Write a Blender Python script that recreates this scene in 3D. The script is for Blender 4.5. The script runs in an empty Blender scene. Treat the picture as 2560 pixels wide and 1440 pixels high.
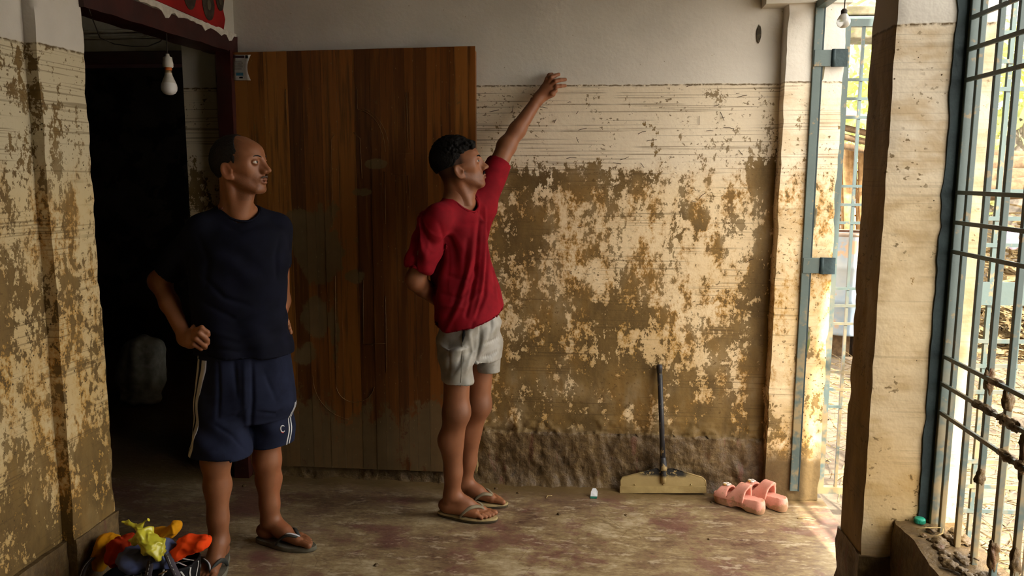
import bpy, bmesh, math, random
import numpy as np
from mathutils import Vector, Matrix, noise as mnoise
random.seed(7); np.random.seed(7)
scene = bpy.context.scene
COL = scene.collection

# ------------------------------------------------------------------ camera, sky, sun, exposure
F_PX = 2000.0
YAW, PITCH, ROLL = math.radians(5.3), math.radians(8.0), math.radians(0.2)
CAM = Vector((0, 0, 1.47))
fw = Vector((-math.sin(YAW)*math.cos(PITCH), math.cos(YAW)*math.cos(PITCH), -math.sin(PITCH)))
r0 = Vector((math.cos(YAW), math.sin(YAW), 0)); u0 = r0.cross(fw)
rt = r0*math.cos(ROLL)+u0*math.sin(ROLL); up = rt.cross(fw)
cd = bpy.data.cameras.new('camera'); cam = bpy.data.objects.new('camera', cd); COL.objects.link(cam)
cam.matrix_world = Matrix(((rt.x, up.x, -fw.x, CAM.x), (rt.y, up.y, -fw.y, CAM.y), (rt.z, up.z, -fw.z, CAM.z), (0, 0, 0, 1)))
cd.sensor_fit = 'HORIZONTAL'; cd.sensor_width = 36.0; cd.lens = 36.0*F_PX/2560.0; cd.clip_start = 0.05
scene.camera = cam

world = bpy.data.worlds.new('overcast_sky'); scene.world = world; world.use_nodes = True
wn = world.node_tree
wn.nodes['Background'].inputs[0].default_value = (1.0, 0.95, 0.87, 1)
wn.nodes['Background'].inputs[1].default_value = 4.5
sd = bpy.data.lights.new('sun', 'SUN'); sd.energy = 11.5; sd.angle = math.radians(1.2); sd.color = (1, 0.94, 0.84)
sun = bpy.data.objects.new('sun', sd); COL.objects.link(sun)
sun.rotation_euler = Vector((-0.10, 0.75, -1.0)).to_track_quat('-Z', 'Y').to_euler()
sun.location = (3, -6, 8)
scene.view_settings.view_transform = 'Standard'; scene.view_settings.look = 'None'
scene.view_settings.gamma = 1.0; scene.view_settings.use_curve_mapping = False
scene.view_settings.exposure = 0.55

cy = scene.cycles                       # keep the light paths short: daylight, two or three bounces carry the room
cy.max_bounces = 6; cy.diffuse_bounces = 4; cy.glossy_bounces = 2; cy.transmission_bounces = 3; cy.transparent_max_bounces = 4
cy.adaptive_threshold = 0.15; cy.caustics_reflective = False; cy.caustics_refractive = False; cy.use_denoising = True

# ------------------------------------------------------------------ small helpers
def at(px, py, Y):                       # a pixel of the photograph carried to a real depth Y
    d = fw + rt*((px-1280)/F_PX) - up*((py-720)/F_PX)
    return CAM + d*(Y/d.y)
def atz(px, py, z=0.0):
    d = fw + rt*((px-1280)/F_PX) - up*((py-720)/F_PX)
    return CAM + d*((z-CAM.z)/d.z)
def S(r, g, b):
    f = lambda c: (c/12.92 if c <= 0.04045 else ((c+0.055)/1.055)**2.4)
    return (f(r/255), f(g/255), f(b/255), 1.0)

def link(o, parent=None):
    COL.objects.link(o)
    if parent is not None: o.parent = parent
    return o
def tag(o, label, cat=None, group=None, kind=None):
    o['label'] = label
    if cat: o['category'] = cat
    if group: o['group'] = group
    if kind: o['kind'] = kind
    return o
def empty(name, loc=(0, 0, 0)):
    o = bpy.data.objects.new(name, None); o.empty_display_size = 0.05; o.location = loc
    return link(o)
def mesh_obj(name, verts, faces, mat, parent=None, smooth=False):
    me = bpy.data.meshes.new(name); me.from_pydata([tuple(v) for v in verts], [], [tuple(f) for f in faces]); me.update()
    if smooth: me.polygons.foreach_set('use_smooth', [True]*len(me.polygons))
    if mat: me.materials.append(mat)
    o = bpy.data.objects.new(name, me); link(o)
    if parent is not None: put(o, parent)
    return o
def put(o, parent):                      # parent without moving the part
    o.parent = parent
    o.matrix_parent_inverse = Matrix.Translation(-parent.location) if parent.parent is None else Matrix()
    return o
def bm_obj(name, bm, mat, parent=None, smooth=False):
    bmesh.ops.recalc_face_normals(bm, faces=bm.faces)
    me = bpy.data.meshes.new(name); bm.to_mesh(me); bm.free()
    if smooth: me.polygons.foreach_set('use_smooth', [True]*len(me.polygons))
    if mat: me.materials.append(mat)
    o = bpy.data.objects.new(name, me); link(o)
    if parent is not None: put(o, parent)
    return o
def bm_box(bm, x0, x1, y0, y1, z0, z1, bev=0.0):
    vs = [bm.verts.new((x, y, z)) for x in (x0, x1) for y in (y0, y1) for z in (z0, z1)]
    fs = [bm.faces.new([vs[i] for i in f]) for f in ((0, 1, 3, 2), (4, 6, 7, 5), (0, 4, 5, 1), (2, 3, 7, 6), (0, 2, 6, 4), (1, 5, 7, 3))]
    if bev:
        es = list({e for f in fs for e in f.edges})
        bmesh.ops.bevel(bm, geom=es, offset=bev, segments=2, affect='EDGES', profile=0.5)
def box(name, x0, x1, y0, y1, z0, z1, mat, parent=None, bev=0.0):
    bm = bmesh.new(); bm_box(bm, x0, x1, y0, y1, z0, z1, bev); return bm_obj(name, bm, mat, parent)
def bm_tube(bm, pts, rads, seg=10, cap=True, squash=None):
    pts = [Vector(p) for p in pts]
    if not hasattr(rads, '__len__'): rads = [rads]*len(pts)
    rings = []; prev = None
    for i, p in enumerate(pts):
        t = (pts[min(i+1, len(pts)-1)]-pts[max(i-1, 0)]).normalized()
        if prev is None:
            a = Vector((0, 0, 1)) if abs(t.z) < 0.9 else Vector((1, 0, 0)); n = t.cross(a).normalized()
        else:
            n = (prev - t*prev.dot(t)).normalized()
        prev = n; b = t.cross(n)
        sq = squash or (1, 1)
        rings.append([bm.verts.new(p + (n*math.cos(2*math.pi*k/seg)*sq[0] + b*math.sin(2*math.pi*k/seg)*sq[1])*rads[i]) for k in range(seg)])
    for i in range(len(rings)-1):
        for k in range(seg):
            bm.faces.new((rings[i][k], rings[i][(k+1) % seg], rings[i+1][(k+1) % seg], rings[i+1][k]))
    if cap:
        bm.faces.new(rings[0][::-1]); bm.faces.new(rings[-1])
def tube(name, pts, rads, mat, parent=None, seg=10, smooth=True, squash=None):
    bm = bmesh.new(); bm_tube(bm, pts, rads, seg, True, squash); return bm_obj(name, bm, mat, parent, smooth)
def bm_lathe(bm, prof, origin=(0, 0, 0), seg=24):
    o = Vector(origin); rings = []
    for (r, z) in prof:
        if r < 1e-6: rings.append([bm.verts.new(o+Vector((0, 0, z)))])
        else: rings.append([bm.verts.new(o+Vector((r*math.cos(2*math.pi*k/seg), r*math.sin(2*math.pi*k/seg), z))) for k in range(seg)])
    for a, b in zip(rings, rings[1:]):
        for k in range(seg):
            if len(a) == 1 and len(b) == 1: continue
            if len(a) == 1: bm.faces.new((a[0], b[(k+1) % seg], b[k]))
            elif len(b) == 1: bm.faces.new((a[k], a[(k+1) % seg], b[0]))
            else: bm.faces.new((a[k], a[(k+1) % seg], b[(k+1) % seg], b[k]))
def lathe(name, prof, origin, mat, parent=None, seg=24):
    bm = bmesh.new(); bm_lathe(bm, prof, origin, seg); return bm_obj(name, bm, mat, parent, True)
def fb(p, sc, oct=3):                    # fractal noise for displacing plaster and mud
    return mnoise.fractal(Vector(p)*sc, 1.0, 2.0, oct, noise_basis='PERLIN_ORIGINAL')
def rough_box(name, x0, x1, y0, y1, z0, z1, mat, seg=0.05, amp=0.004, sc=9.0, parent=None, chip=0.0, skew=None):
    """a plastered block: faces cut into a grid and pushed about, edges worn round"""
    bm = bmesh.new()
    n = [max(1, int(round((b-a)/seg))) for a, b in ((x0, x1), (y0, y1), (z0, z1))]
    lo, hi = (x0, y0, z0), (x1, y1, z1); cache = {}
    def V(i, j, k):
        key = (i, j, k)
        if key not in cache:
            p = Vector((lo[0]+(hi[0]-lo[0])*i/n[0], lo[1]+(hi[1]-lo[1])*j/n[1], lo[2]+(hi[2]-lo[2])*k/n[2]))
            ext = [(-1 if i == 0 else 1 if i == n[0] else 0), (-1 if j == 0 else 1 if j == n[1] else 0), (-1 if k == 0 else 1 if k == n[2] else 0)]
            d = Vector([e*amp*fb(p+Vector((7*q, 3, 1)), sc) for q, e in enumerate(ext)])
            if chip and sum(abs(e) for e in ext) >= 2:
                c = chip*(0.35+max(0, fb(p*1.0+Vector((5, 9, 2)), 14.0))*2.2)
                d -= Vector(ext)*c
            q = p+d
            if skew: q = skew(q)
            cache[key] = bm.verts.new(q)
        return cache[key]
    for ax in range(3):
        u, v = [(1, 2), (2, 0), (0, 1)][ax]
        for side in (0, n[ax]):
            for a in range(n[u]):
                for b in range(n[v]):
                    idx = []
                    for da, db in ((0, 0), (1, 0), (1, 1), (0, 1)):
                        t = [0, 0, 0]; t[ax] = side; t[u] = a+da; t[v] = b+db; idx.append(V(*t))
                    bm.faces.new(idx if side else idx[::-1])
    o = bm_obj(name, bm, mat, parent, smooth=True); o.data.set_sharp_from_angle(angle=math.radians(40)); return o

# ------------------------------------------------------------------ node materials
class NB:
    def __init__(self, name, rough=0.7, spec=0.3):
        self.m = bpy.data.materials.new(name); self.m.use_nodes = True
        self.t = self.m.node_tree; self.n = self.t.nodes; self.b = self.n['Principled BSDF']
        self.b.inputs['Roughness'].default_value = rough
        self.b.inputs['Specular IOR Level'].default_value = spec
        self._pos = None; self._xyz = None
    def set(self, sock, v):
        if isinstance(v, (int, float)): sock.default_value = v
        elif isinstance(v, tuple): sock.default_value = v
        else: self.t.links.new(v, sock)
    def pos(self):
        if self._pos is None: self._pos = self.n.new('ShaderNodeNewGeometry').outputs['Position']
        return self._pos
    def obj(self):
        return self.n.new('ShaderNodeTexCoord').outputs['Object']
    def xyz(self, v=None):
        if v is None:
            if self._xyz is None:
                s = self.n.new('ShaderNodeSeparateXYZ'); self.set(s.inputs[0], self.pos()); self._xyz = s.outputs
            return self._xyz
        s = self.n.new('ShaderNodeSeparateXYZ'); self.set(s.inputs[0], v); return s.outputs
    def rand(self): return self.n.new('ShaderNodeObjectInfo').outputs['Random']
    def attr(self, name):
        a = self.n.new('ShaderNodeAttribute'); a.attribute_name = name; return a
    def math(self, op, a, b=None, c=None, clamp=False):
        m = self.n.new('ShaderNodeMath'); m.operation = op; m.use_clamp = clamp
        self.set(m.inputs[0], a)
        if b is not None: self.set(m.inputs[1], b)
        if c is not None: self.set(m.inputs[2], c)
        return m.outputs[0]
    def add(self, *a):
        o = a[0]
        for x in a[1:]: o = self.math('ADD', o, x)
        return o
    def mul(self, a, b): return self.math('MULTIPLY', a, b)
    def map(self, v=None, scale=(1, 1, 1), loc=(0, 0, 0), rot=(0, 0, 0)):
        m = self.n.new('ShaderNodeMapping'); self.set(m.inputs[0], v if v is not None else self.pos())
        m.inputs['Scale'].default_value = scale; m.inputs['Location'].default_value = loc; m.inputs['Rotation'].default_value = rot
        return m.outputs[0]
    def noise(self, v=None, scale=5.0, detail=4.0, rough=0.55, dist=0.0, col=False):
        m = self.n.new('ShaderNodeTexNoise'); self.set(m.inputs['Vector'], v if v is not None else self.pos())
        m.inputs['Scale'].default_value = scale; m.inputs['Detail'].default_value = detail
        m.inputs['Roughness'].default_value = rough; m.inputs['Distortion'].default_value = dist
        return m.outputs['Color' if col else 'Fac']
    def vor(self, v=None, scale=5.0, feature='F1', rnd=1.0):
        m = self.n.new('ShaderNodeTexVoronoi'); self.set(m.inputs['Vector'], v if v is not None else self.pos())
        m.feature = feature; m.inputs['Scale'].default_value = scale; m.inputs['Randomness'].default_value = rnd
        return m.outputs[0]
    def ss(self, x, lo, hi):              # smoothstep 0..1
        m = self.n.new('ShaderNodeMapRange'); m.interpolation_type = 'SMOOTHSTEP'
        self.set(m.inputs[0], x); m.inputs[1].default_value = lo; m.inputs[2].default_value = hi
        return m.outputs[0]
    def mix(self, f, a, b, mode='MIX'):
        m = self.n.new('ShaderNodeMix'); m.data_type = 'RGBA'; m.blend_type = mode
        self.set(m.inputs[0], f); self.set(m.inputs[6], a); self.set(m.inputs[7], b)
        return m.outputs[2]
    def ramp(self, f, stops):
        m = self.n.new('ShaderNodeValToRGB'); self.set(m.inputs[0], f)
        e = m.color_ramp.elements
        while len(e) < len(stops): e.new(0.5)
        for el, (p, c) in zip(e, stops): el.position = p; el.color = c
        return m.outputs[0]
    def blob(self, u, v, cu, cv, ru, rv):  # 1 in the middle of a patch, 0 outside
        a = self.math('MULTIPLY', self.math('SUBTRACT', u, cu), 1/ru); b = self.math('MULTIPLY', self.math('SUBTRACT', v, cv), 1/rv)
        d = self.math('ADD', self.math('MULTIPLY', a, a), self.math('MULTIPLY', b, b))
        return self.ss(d, 1.3, 0.15)
    def bump(self, h, strength=0.3, dist=0.01):
        m = self.n.new('ShaderNodeBump'); m.inputs['Strength'].default_value = strength; m.inputs['Distance'].default_value = dist
        self.set(m.inputs['Height'], h); self.t.links.new(m.outputs[0], self.b.inputs['Normal'])
    def out(self, color=None, rough=None, metal=None):
        if color is not None: self.set(self.b.inputs['Base Color'], color)
        if rough is not None: self.set(self.b.inputs['Roughness'], rough)
        if metal is not None: self.set(self.b.inputs['Metallic'], metal)
        return self.m

FLOOD = 1.873
def flooded_plaster(name, cover=0.0, blobs=(), uaxis=0, wet=0.3, lines=1.0, white=S(214, 208, 196), top_clean=0.22, speck=0.0, halo=0.16, dim=1.0, fl=0.0, mt=1.0, blot=0.0):
    """white painted plaster above the flood line; below it mud film, ochre run marks, scratches and splashes"""
    b = NB(name, 0.75, 0.25); X = b.xyz(); u = X[uaxis]; z = X[2]; P = b.pos()
    # mud coverage field: broad + medium + fine, runs stretched downwards
    streak = b.map(scale=(1, 1, 0.42))
    n1 = b.noise(scale=2.6, detail=3, rough=0.6)
    n2 = b.noise(streak, scale=12, detail=4, rough=0.66)
    n3 = b.noise(b.map(scale=(1, 1, 0.75)), scale=36, detail=4, rough=0.75)
    # flood line, slightly uneven
    zl = b.add(z, b.math('MULTIPLY', b.math('SUBTRACT', b.noise(scale=40, detail=1), 0.5), 0.008), b.math('MULTIPLY', b.math('SUBTRACT', n1, 0.5), 0.012))
    below = b.ss(zl, FLOOD+0.002, FLOOD-0.003)
    edge = b.mul(b.ss(zl, FLOOD-0.012, FLOOD-0.003), below); top = b.ss(z, 1.36, 1.56)
    f = b.add(b.mul(n1, 0.42), b.mul(n2, 0.72), b.mul(n3, 0.95), -1.035+cover)
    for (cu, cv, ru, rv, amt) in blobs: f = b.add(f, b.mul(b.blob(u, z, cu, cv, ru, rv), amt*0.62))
    f = b.add(f, b.mul(b.ss(z, 1.40, 1.62), -top_clean), b.mul(b.ss(z, 0.80, 0.30), 0.10))
    mud = b.mul(b.ss(f, -0.02, 0.03), b.add(0.80, b.mul(b.ss(n1, 0.40, 0.60), 0.2)))
    och = b.ss(f, -halo, 0.03)
    och2 = b.mul(och, b.ss(b.noise(streak, scale=9, detail=3, rough=0.65), 0.36, 0.62))
    # trowel / broom lines
    ln = b.noise(b.map(scale=(1.3, 1.3, 120)), scale=1.0, detail=2, rough=0.6)
    ln = b.mul(b.ss(ln, 0.55, 0.63), b.ss(b.add(b.noise(b.map(scale=(1, 1, 2.5)), scale=3.5, detail=2), b.mul(top, 0.12)), 0.44, 0.60))
    fleck = b.mul(b.ss(b.noise(b.map(scale=(0.7, 0.7, 1)), scale=75, detail=2, rough=0.6), 0.615, 0.66), b.ss(b.noise(b.map(loc=(9, 4, 3)), scale=6, detail=1), 0.46+fl, 0.60+fl))
    # splashes and stuck straws
    dots = b.ss(b.add(b.vor(scale=34), b.mul(n3, 0.25)), 0.20+speck*0.06, 0.17+speck*0.06)
    dots = b.mul(dots, b.ss(b.noise(scale=4.5, detail=1), 0.52-speck*0.2, 0.6-speck*0.2))
    cream = b.mix(n1, S(222, 200, 152), S(240, 222, 182)); cream = b.mix(top, cream, b.mix(n1, S(216, 202, 168), S(234, 224, 196)))
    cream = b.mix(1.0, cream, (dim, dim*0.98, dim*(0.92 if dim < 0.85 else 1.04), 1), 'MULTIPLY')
    if blot: cream = b.mix(b.mul(b.ss(b.noise(b.map(scale=(1, 1, 2.4)), scale=5.5, detail=3, rough=0.62), 0.42, 0.66), blot), cream, S(176, 146, 98))
    stained = b.mix(b.mul(och2, b.ss(z, 1.62, 1.35)), cream, S(172, 124, 48)); stained = b.mix(b.mul(b.ss(z, 1.5, 0.5), b.mul(b.ss(n1, 0.38, 0.62), 0.55)), stained, S(186, 146, 70))
    stained = b.mix(b.mul(ln, 0.55*lines), stained, S(96, 74, 40))
    mudc = b.mix(b.ss(n2, 0.3, 0.7), S(92, 73, 41), S(122, 98, 56))
    mudc = b.mix(b.mul(ln, 0.3), mudc, S(64, 50, 28))
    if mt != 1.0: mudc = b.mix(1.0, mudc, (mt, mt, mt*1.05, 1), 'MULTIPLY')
    low = b.mix(mud, stained, mudc)
    low = b.mix(dots, low, S(70, 56, 32)); low = b.mix(b.mul(fleck, 0.8), low, S(98, 76, 40))
    low = b.mix(b.mul(b.ss(n3, 0.36, 0.52), edge), low, S(92, 74, 44))
    wetm = b.ss(b.add(z, b.mul(b.math('SUBTRACT', n2, 0.5), 0.14)), wet+0.06, wet-0.05)
    wetc = b.mix(n3, S(70, 55, 33), S(120, 98, 62))
    low = b.mix(wetm, low, wetc)
    paint = b.mix(b.ss(n1, 0.35, 0.75), white, tuple(c*0.86 for c in white[:3])+(1,))
    paint = b.mix(b.ss(b.vor(scale=16), 0.045, 0.03), paint, S(170, 160, 140))
    c = b.mix(below, paint, low)
    b.bump(b.noise(scale=48, detail=2, rough=0.65), 0.30, 0.006)
    r = b.add(0.72, b.mul(b.mul(mud, below), -0.10))
    return b.out(c, r)

def plain(name, c1, c2, rough=0.7, scale=12, bumpS=0.15, spec=0.3, metal=0.0, c3=None, t3=0.6, scale3=5):
    b = NB(name, rough, spec)
    c = b.mix(b.ss(b.noise(b.obj(), scale=scale, detail=3, rough=0.6), 0.3, 0.7), c1, c2)
    if c3 is not None: c = b.mix(b.ss(b.noise(b.map(b.obj(), loc=(3, 1, 8)), scale=scale3, detail=4, rough=0.65), t3, t3+0.06), c, c3)
    if bumpS: b.bump(b.noise(b.obj(), scale=scale*4, detail=2), bumpS, 0.003)
    return b.out(c, None, metal if metal else None)

MUDC = S(112, 90, 54)
PX = lambda px, py: (lambda v: (v.x, v.z))(at(px, py, 3.68))
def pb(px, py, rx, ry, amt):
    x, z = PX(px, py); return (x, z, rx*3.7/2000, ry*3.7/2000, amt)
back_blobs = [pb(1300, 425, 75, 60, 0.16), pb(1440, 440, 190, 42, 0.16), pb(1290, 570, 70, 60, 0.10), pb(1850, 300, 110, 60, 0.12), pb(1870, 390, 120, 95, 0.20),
              pb(1790, 330, 60, 110, 0.08), pb(1825, 445, 46, 34, -0.34), pb(1832, 530, 40, 70, 0.10), pb(1790, 500, 22, 80, -0.10), pb(1500, 700, 50, 40, -0.22), pb(1785, 690, 85, 55, -0.26),  # last two thin the mud to paint in pools of bounced light
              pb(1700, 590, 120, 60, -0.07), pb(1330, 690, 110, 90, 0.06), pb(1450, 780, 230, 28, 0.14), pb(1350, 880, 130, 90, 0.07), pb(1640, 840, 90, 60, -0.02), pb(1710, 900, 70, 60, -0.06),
              pb(1905, 620, 30, 560, 0.17), pb(1560, 950, 120, 70, 0.10), pb(1480, 255, 26, 26, 0.26), pb(1566, 258, 14, 18, 0.30), pb(1650, 240, 34, 30, 0.10), pb(1800, 235, 60, 26, 0.26),  # first, tall strip: shade beside the pilaster painted as mud
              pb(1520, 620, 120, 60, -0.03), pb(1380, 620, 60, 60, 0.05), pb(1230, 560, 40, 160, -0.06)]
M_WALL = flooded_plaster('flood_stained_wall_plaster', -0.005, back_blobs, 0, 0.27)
M_WALL_L = flooded_plaster('flood_stained_side_plaster', -0.035, [(2.1, 1.1, 0.12, 0.28, 0.22), (2.5, 1.45, 0.1, 0.12, 0.1)], 1, 0.08, top_clean=0.05, speck=0.5, dim=0.78)  # cream dimmed for brownish film and for this wall's weaker light
M_PIL = flooded_plaster('flood_stained_pilaster_plaster', -0.16, [], 0, 0.22, lines=0.8, top_clean=0.05, speck=0.35, halo=0.2, blot=0.4)
M_PILLAR = flooded_plaster('flood_stained_pillar_plaster', -0.26, [], 0, 0.10, lines=0.35, top_clean=0.0, speck=0.0, halo=0.05, dim=0.9, fl=0.06, blot=0.6)
M_PILSIDE = flooded_plaster('muddy_shaded_pillar_side', 0.55, [], 1, 0.10, lines=0.3, top_clean=0.0, white=S(190, 182, 170), mt=1.7)  # heavier mud and greyed white, partly painting the inward face's shade
M_CEILD = plain('darkened_ceiling_boards', S(96, 86, 70), S(70, 62, 50), 0.85, 3)  # unseen ceiling, coloured dark to cut the fill light from above
M_REAR = plain('darkened_unseen_plaster', S(92, 78, 54), S(66, 54, 36), 0.85, 4)  # unseen walls, coloured dark to weaken bounced light
M_CEIL = plain('ceiling_limewash', S(200, 195, 182), S(182, 176, 162), 0.8, 3)

# floor: red oxide screed under thin mud
b = NB('muddy_red_oxide_floor', 0.42, 0.5); P = b.pos()
n = b.noise(scale=2.4, detail=5, rough=0.66); n2 = b.noise(b.map(scale=(0.6, 1.5, 1)), scale=11, detail=4, rough=0.68); n4 = b.noise(b.map(scale=(0.7, 1.3, 1)), scale=48, detail=3, rough=0.7)
m = b.add(b.mul(n, 0.50), b.mul(n2, 0.40), b.mul(n4, 0.28))
c = b.ramp(m, [(0.44, S(92, 66, 54)), (0.54, S(122, 100, 76)), (0.62, S(146, 126, 92)), (0.74, S(184, 168, 138))])
pm = b.add(b.noise(b.map(loc=(7, 3, 0)), scale=3.4, detail=5, rough=0.68), b.mul(b.math('SUBTRACT', n4, 0.5), 0.35))
c = b.mix(b.mul(b.ss(pm, 0.52, 0.60), 0.68), c, S(106, 64, 62))
c = b.mix(b.mul(b.ss(b.add(b.noise(b.map(loc=(1, 9, 0), scale=(0.6, 1.4, 1)), scale=13, detail=4, rough=0.7), b.mul(b.math('SUBTRACT', n4, 0.5), 0.3)), 0.55, 0.66), 0.6), c, S(186, 170, 144))
crack = b.ss(b.add(b.vor(b.map(scale=(1, 1.6, 1)), 6.0, 'DISTANCE_TO_EDGE'), b.mul(n2, 0.05)), 0.038, 0.030)
crack = b.mul(crack, b.ss(n, 0.50, 0.56))
c = b.mix(b.mul(crack, 0.4), c, S(92, 72, 48))
near = b.ss(b.add(b.xyz()[1], b.mul(n2, 0.22)), 3.60, 3.72)
c = b.mix(near, c, S(104, 84, 52))
c = b.mix(b.ss(b.vor(scale=24), 0.05, 0.035), c, S(58, 44, 30))
b.bump(b.noise(scale=40, detail=2, rough=0.65), 0.30, 0.005)
M_FLOOR = b.out(c, b.add(0.20, b.mul(n2, 0.42)))

b = NB('wet_mud', 0.55, 0.45)
c = b.ramp(b.add(b.mul(b.noise(scale=7, detail=4, rough=0.65), 0.6), b.mul(b.noise(scale=45, detail=3), 0.4)), [(0.32, S(66, 50, 31)), (0.5, S(98, 78, 48)), (0.66, S(128, 104, 66))])
c = b.mix(b.mul(b.ss(b.noise(b.map(scale=(1.6, 1.6, 0.3), rot=(0, 0.25, 0)), scale=16, detail=4), 0.60, 0.70), 0.6), c, S(104, 62, 48))
b.bump(b.add(b.noise(scale=70, detail=3, rough=0.65), b.mul(b.noise(b.map(scale=(2.4, 2.4, 0.5), rot=(0, 0.4, 0)), scale=16, detail=2), 0.8)), 0.6, 0.008)
M_MUD = b.out(c)
M_CAKED = plain('dry_caked_mud', S(150, 128, 84), S(116, 96, 60), 0.8, 14, 0.4)

b = NB('worn_teal_enamel', 0.45, 0.45)
c = b.mix(b.noise(scale=9, detail=4), S(66, 80, 78), S(86, 101, 97))
c = b.mix(b.ss(b.noise(scale=26, detail=3, rough=0.65), 0.60, 0.68), c, S(120, 106, 78))
c = b.mix(b.mul(b.ss(b.xyz()[2], 1.2, 0.45), b.ss(b.noise(b.map(loc=(2, 6, 1)), scale=11, detail=3, rough=0.65), 0.40, 0.58)), c, S(136, 118, 84))
b.bump(b.noise(scale=90, detail=4), 0.2, 0.002)
M_TEAL = b.out(c)
M_TEALDK = plain('dark_teal_smear', S(30, 44, 47), S(44, 60, 62), 0.6, 18, 0.4)
M_MAROON = plain('maroon_gloss_paint', S(62, 22, 18), S(44, 14, 12), 0.45, 8, 0.2, 0.4, c3=S(84, 66, 44), t3=0.66, scale3=14)
M_CONC = plain('bare_concrete', S(120, 112, 90), S(84, 78, 58), 0.85, 10, 0.5, c3=S(92, 96, 52), t3=0.56, scale3=9)
M_DARK = plain('dark_inner_plaster', S(52, 48, 40), S(36, 33, 28), 0.85, 5, 0.2, c3=S(16, 15, 13), t3=0.5, scale3=4)  # dark plaster with blacker blotches for the inner rooms
M_INNER = plain('dim_room_plaster', S(158, 150, 132), S(132, 122, 100), 0.8, 6, 0.2)
# ------------------------------------------------------------------ the room shell
CEIL = 2.72
wl = lambda Y: -1.69+(Y-2.63)*0.055     # the side wall runs slightly askew
sk = lambda q: Vector((q.x+(q.y-2.63)*0.055, q.y, q.z))

# floor, a little uneven, mud banked against the far wall
def grid(name, x0, x1, nx, y0, y1, ny, zf, mat):
    V = [(x0+(x1-x0)*i/nx, y0+(y1-y0)*j/ny) for j in range(ny+1) for i in range(nx+1)]
    V = [(x, y, zf(x, y)) for x, y in V]
    Fc = [(j*(nx+1)+i, j*(nx+1)+i+1, (j+1)*(nx+1)+i+1, (j+1)*(nx+1)+i) for j in range(ny) for i in range(nx)]
    return mesh_obj(name, V, Fc, mat, smooth=True)
def zfloor(x, y):
    z = 0.0025*fb((x, y, 0), 5, 4)
    t = max(0.0, (y-3.52)/0.14)
    if x < 0.84: z += 0.012*min(t, 1.2)**2*(0.6+0.8*fb((x, y, 3), 8)+0.3)
    return z
fl = grid('floor', -1.78, 1.10, 190, -1.7, 3.72, 320, zfloor, M_FLOOR)
tag(fl, 'muddy reddish cement floor the two men stand on', 'floor', kind='structure')
fl2 = grid('floor', -4.6, -1.66, 30, 2.2, 6.4, 40, lambda x, y: -0.004+0.003*fb((x, y, 0), 4), M_FLOOR)
tag(fl2, 'dark muddy floor of the unlit inner room', 'floor', kind='structure')

# far wall: flat above, mud-plastered skirting that stands proud below 0.27 m
def wall_back():
    xs = np.linspace(-1.72, 0.90, 330)
    zs = np.concatenate([np.linspace(-0.01, 0.36, 62), np.linspace(0.37, 1.9, 40), np.linspace(1.95, CEIL, 6)])
    V = []
    for z in zs:
        for x in xs:
            y = 3.682+0.002*fb((x, 0, z), 3)
            ledge = 0.262+0.010*fb((x, 2, 0), 9)+0.005*fb((x, 5, 0), 40)
            if z < ledge:
                gouge = fb((x*1.0+z*0.35, 1.7, z*0.28), 26, 3)
                y -= 0.022+0.008*fb((x, 0.3, z), 14, 4)+0.006*gouge
                if z < 0.09: y -= 0.03*(1-z/0.09)**2
            elif z < 0.36:
                w = 1-(z-ledge)/(0.36-ledge)
                y -= max(0, fb((x, 0.9, z), 16, 4)+0.12)*0.022*w
            V.append((x, y, z))
    nx = len(xs); nz = len(zs)
    Fc = [(j*nx+i, j*nx+i+1, (j+1)*nx+i+1, (j+1)*nx+i) for j in range(nz-1) for i in range(nx-1)]
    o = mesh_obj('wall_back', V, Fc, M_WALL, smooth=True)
    o.data.materials.append(M_MUD)
    zc = np.array([V[f[0]][2] for f in Fc])
    for p, z in zip(o.data.polygons, zc):
        if z < 0.262: p.material_index = 1
    return o
tag(wall_back(), 'flood stained back wall, white above a sharp brown water line', 'wall', kind='structure')
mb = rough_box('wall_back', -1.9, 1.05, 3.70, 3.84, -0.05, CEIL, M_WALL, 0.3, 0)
tag(mb, 'masonry core of the flood stained back wall', 'wall', kind='structure')

# pilaster beside the gate
pil = rough_box('pillar', 0.832, 1.075, 3.60, 3.84, 0.0, 2.30, M_PIL, 0.03, 0.004, 7, chip=0.004)
tag(pil, 'narrow muddy pilaster at the end of the back wall by the gate', 'pillar', kind='structure')
# near pillar carrying the grille
pn = rough_box('pillar', 0.808, 1.072, 2.28, 2.47, -0.02, 2.30, M_PILLAR, 0.02, 0.0028, 10, chip=0.0025)
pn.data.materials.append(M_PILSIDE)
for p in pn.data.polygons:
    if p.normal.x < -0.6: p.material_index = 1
tag(pn, 'cream flood stained pillar between the gate and the window grille', 'pillar', kind='structure')
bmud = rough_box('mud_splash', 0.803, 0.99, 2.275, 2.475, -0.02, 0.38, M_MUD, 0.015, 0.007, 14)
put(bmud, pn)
# lintel beam over gate and grille
bt = rough_box('trim_1', 0.80, 1.08, -1.7, 3.70, 2.29, CEIL, M_CEIL, 0.12, 0.004, 5)
tag(bt, 'white plastered lintel beam above the gate and grille', 'beam', kind='structure')
bs = rough_box('wall_back', 0.74, 1.09, 3.585, 3.86, 2.19, 2.32, M_CEIL, 0.05, 0.004, 5)
bs.name = 'trim_2'; tag(bs, 'white plaster block at the head of the narrow pilaster', 'beam', kind='structure')

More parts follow.
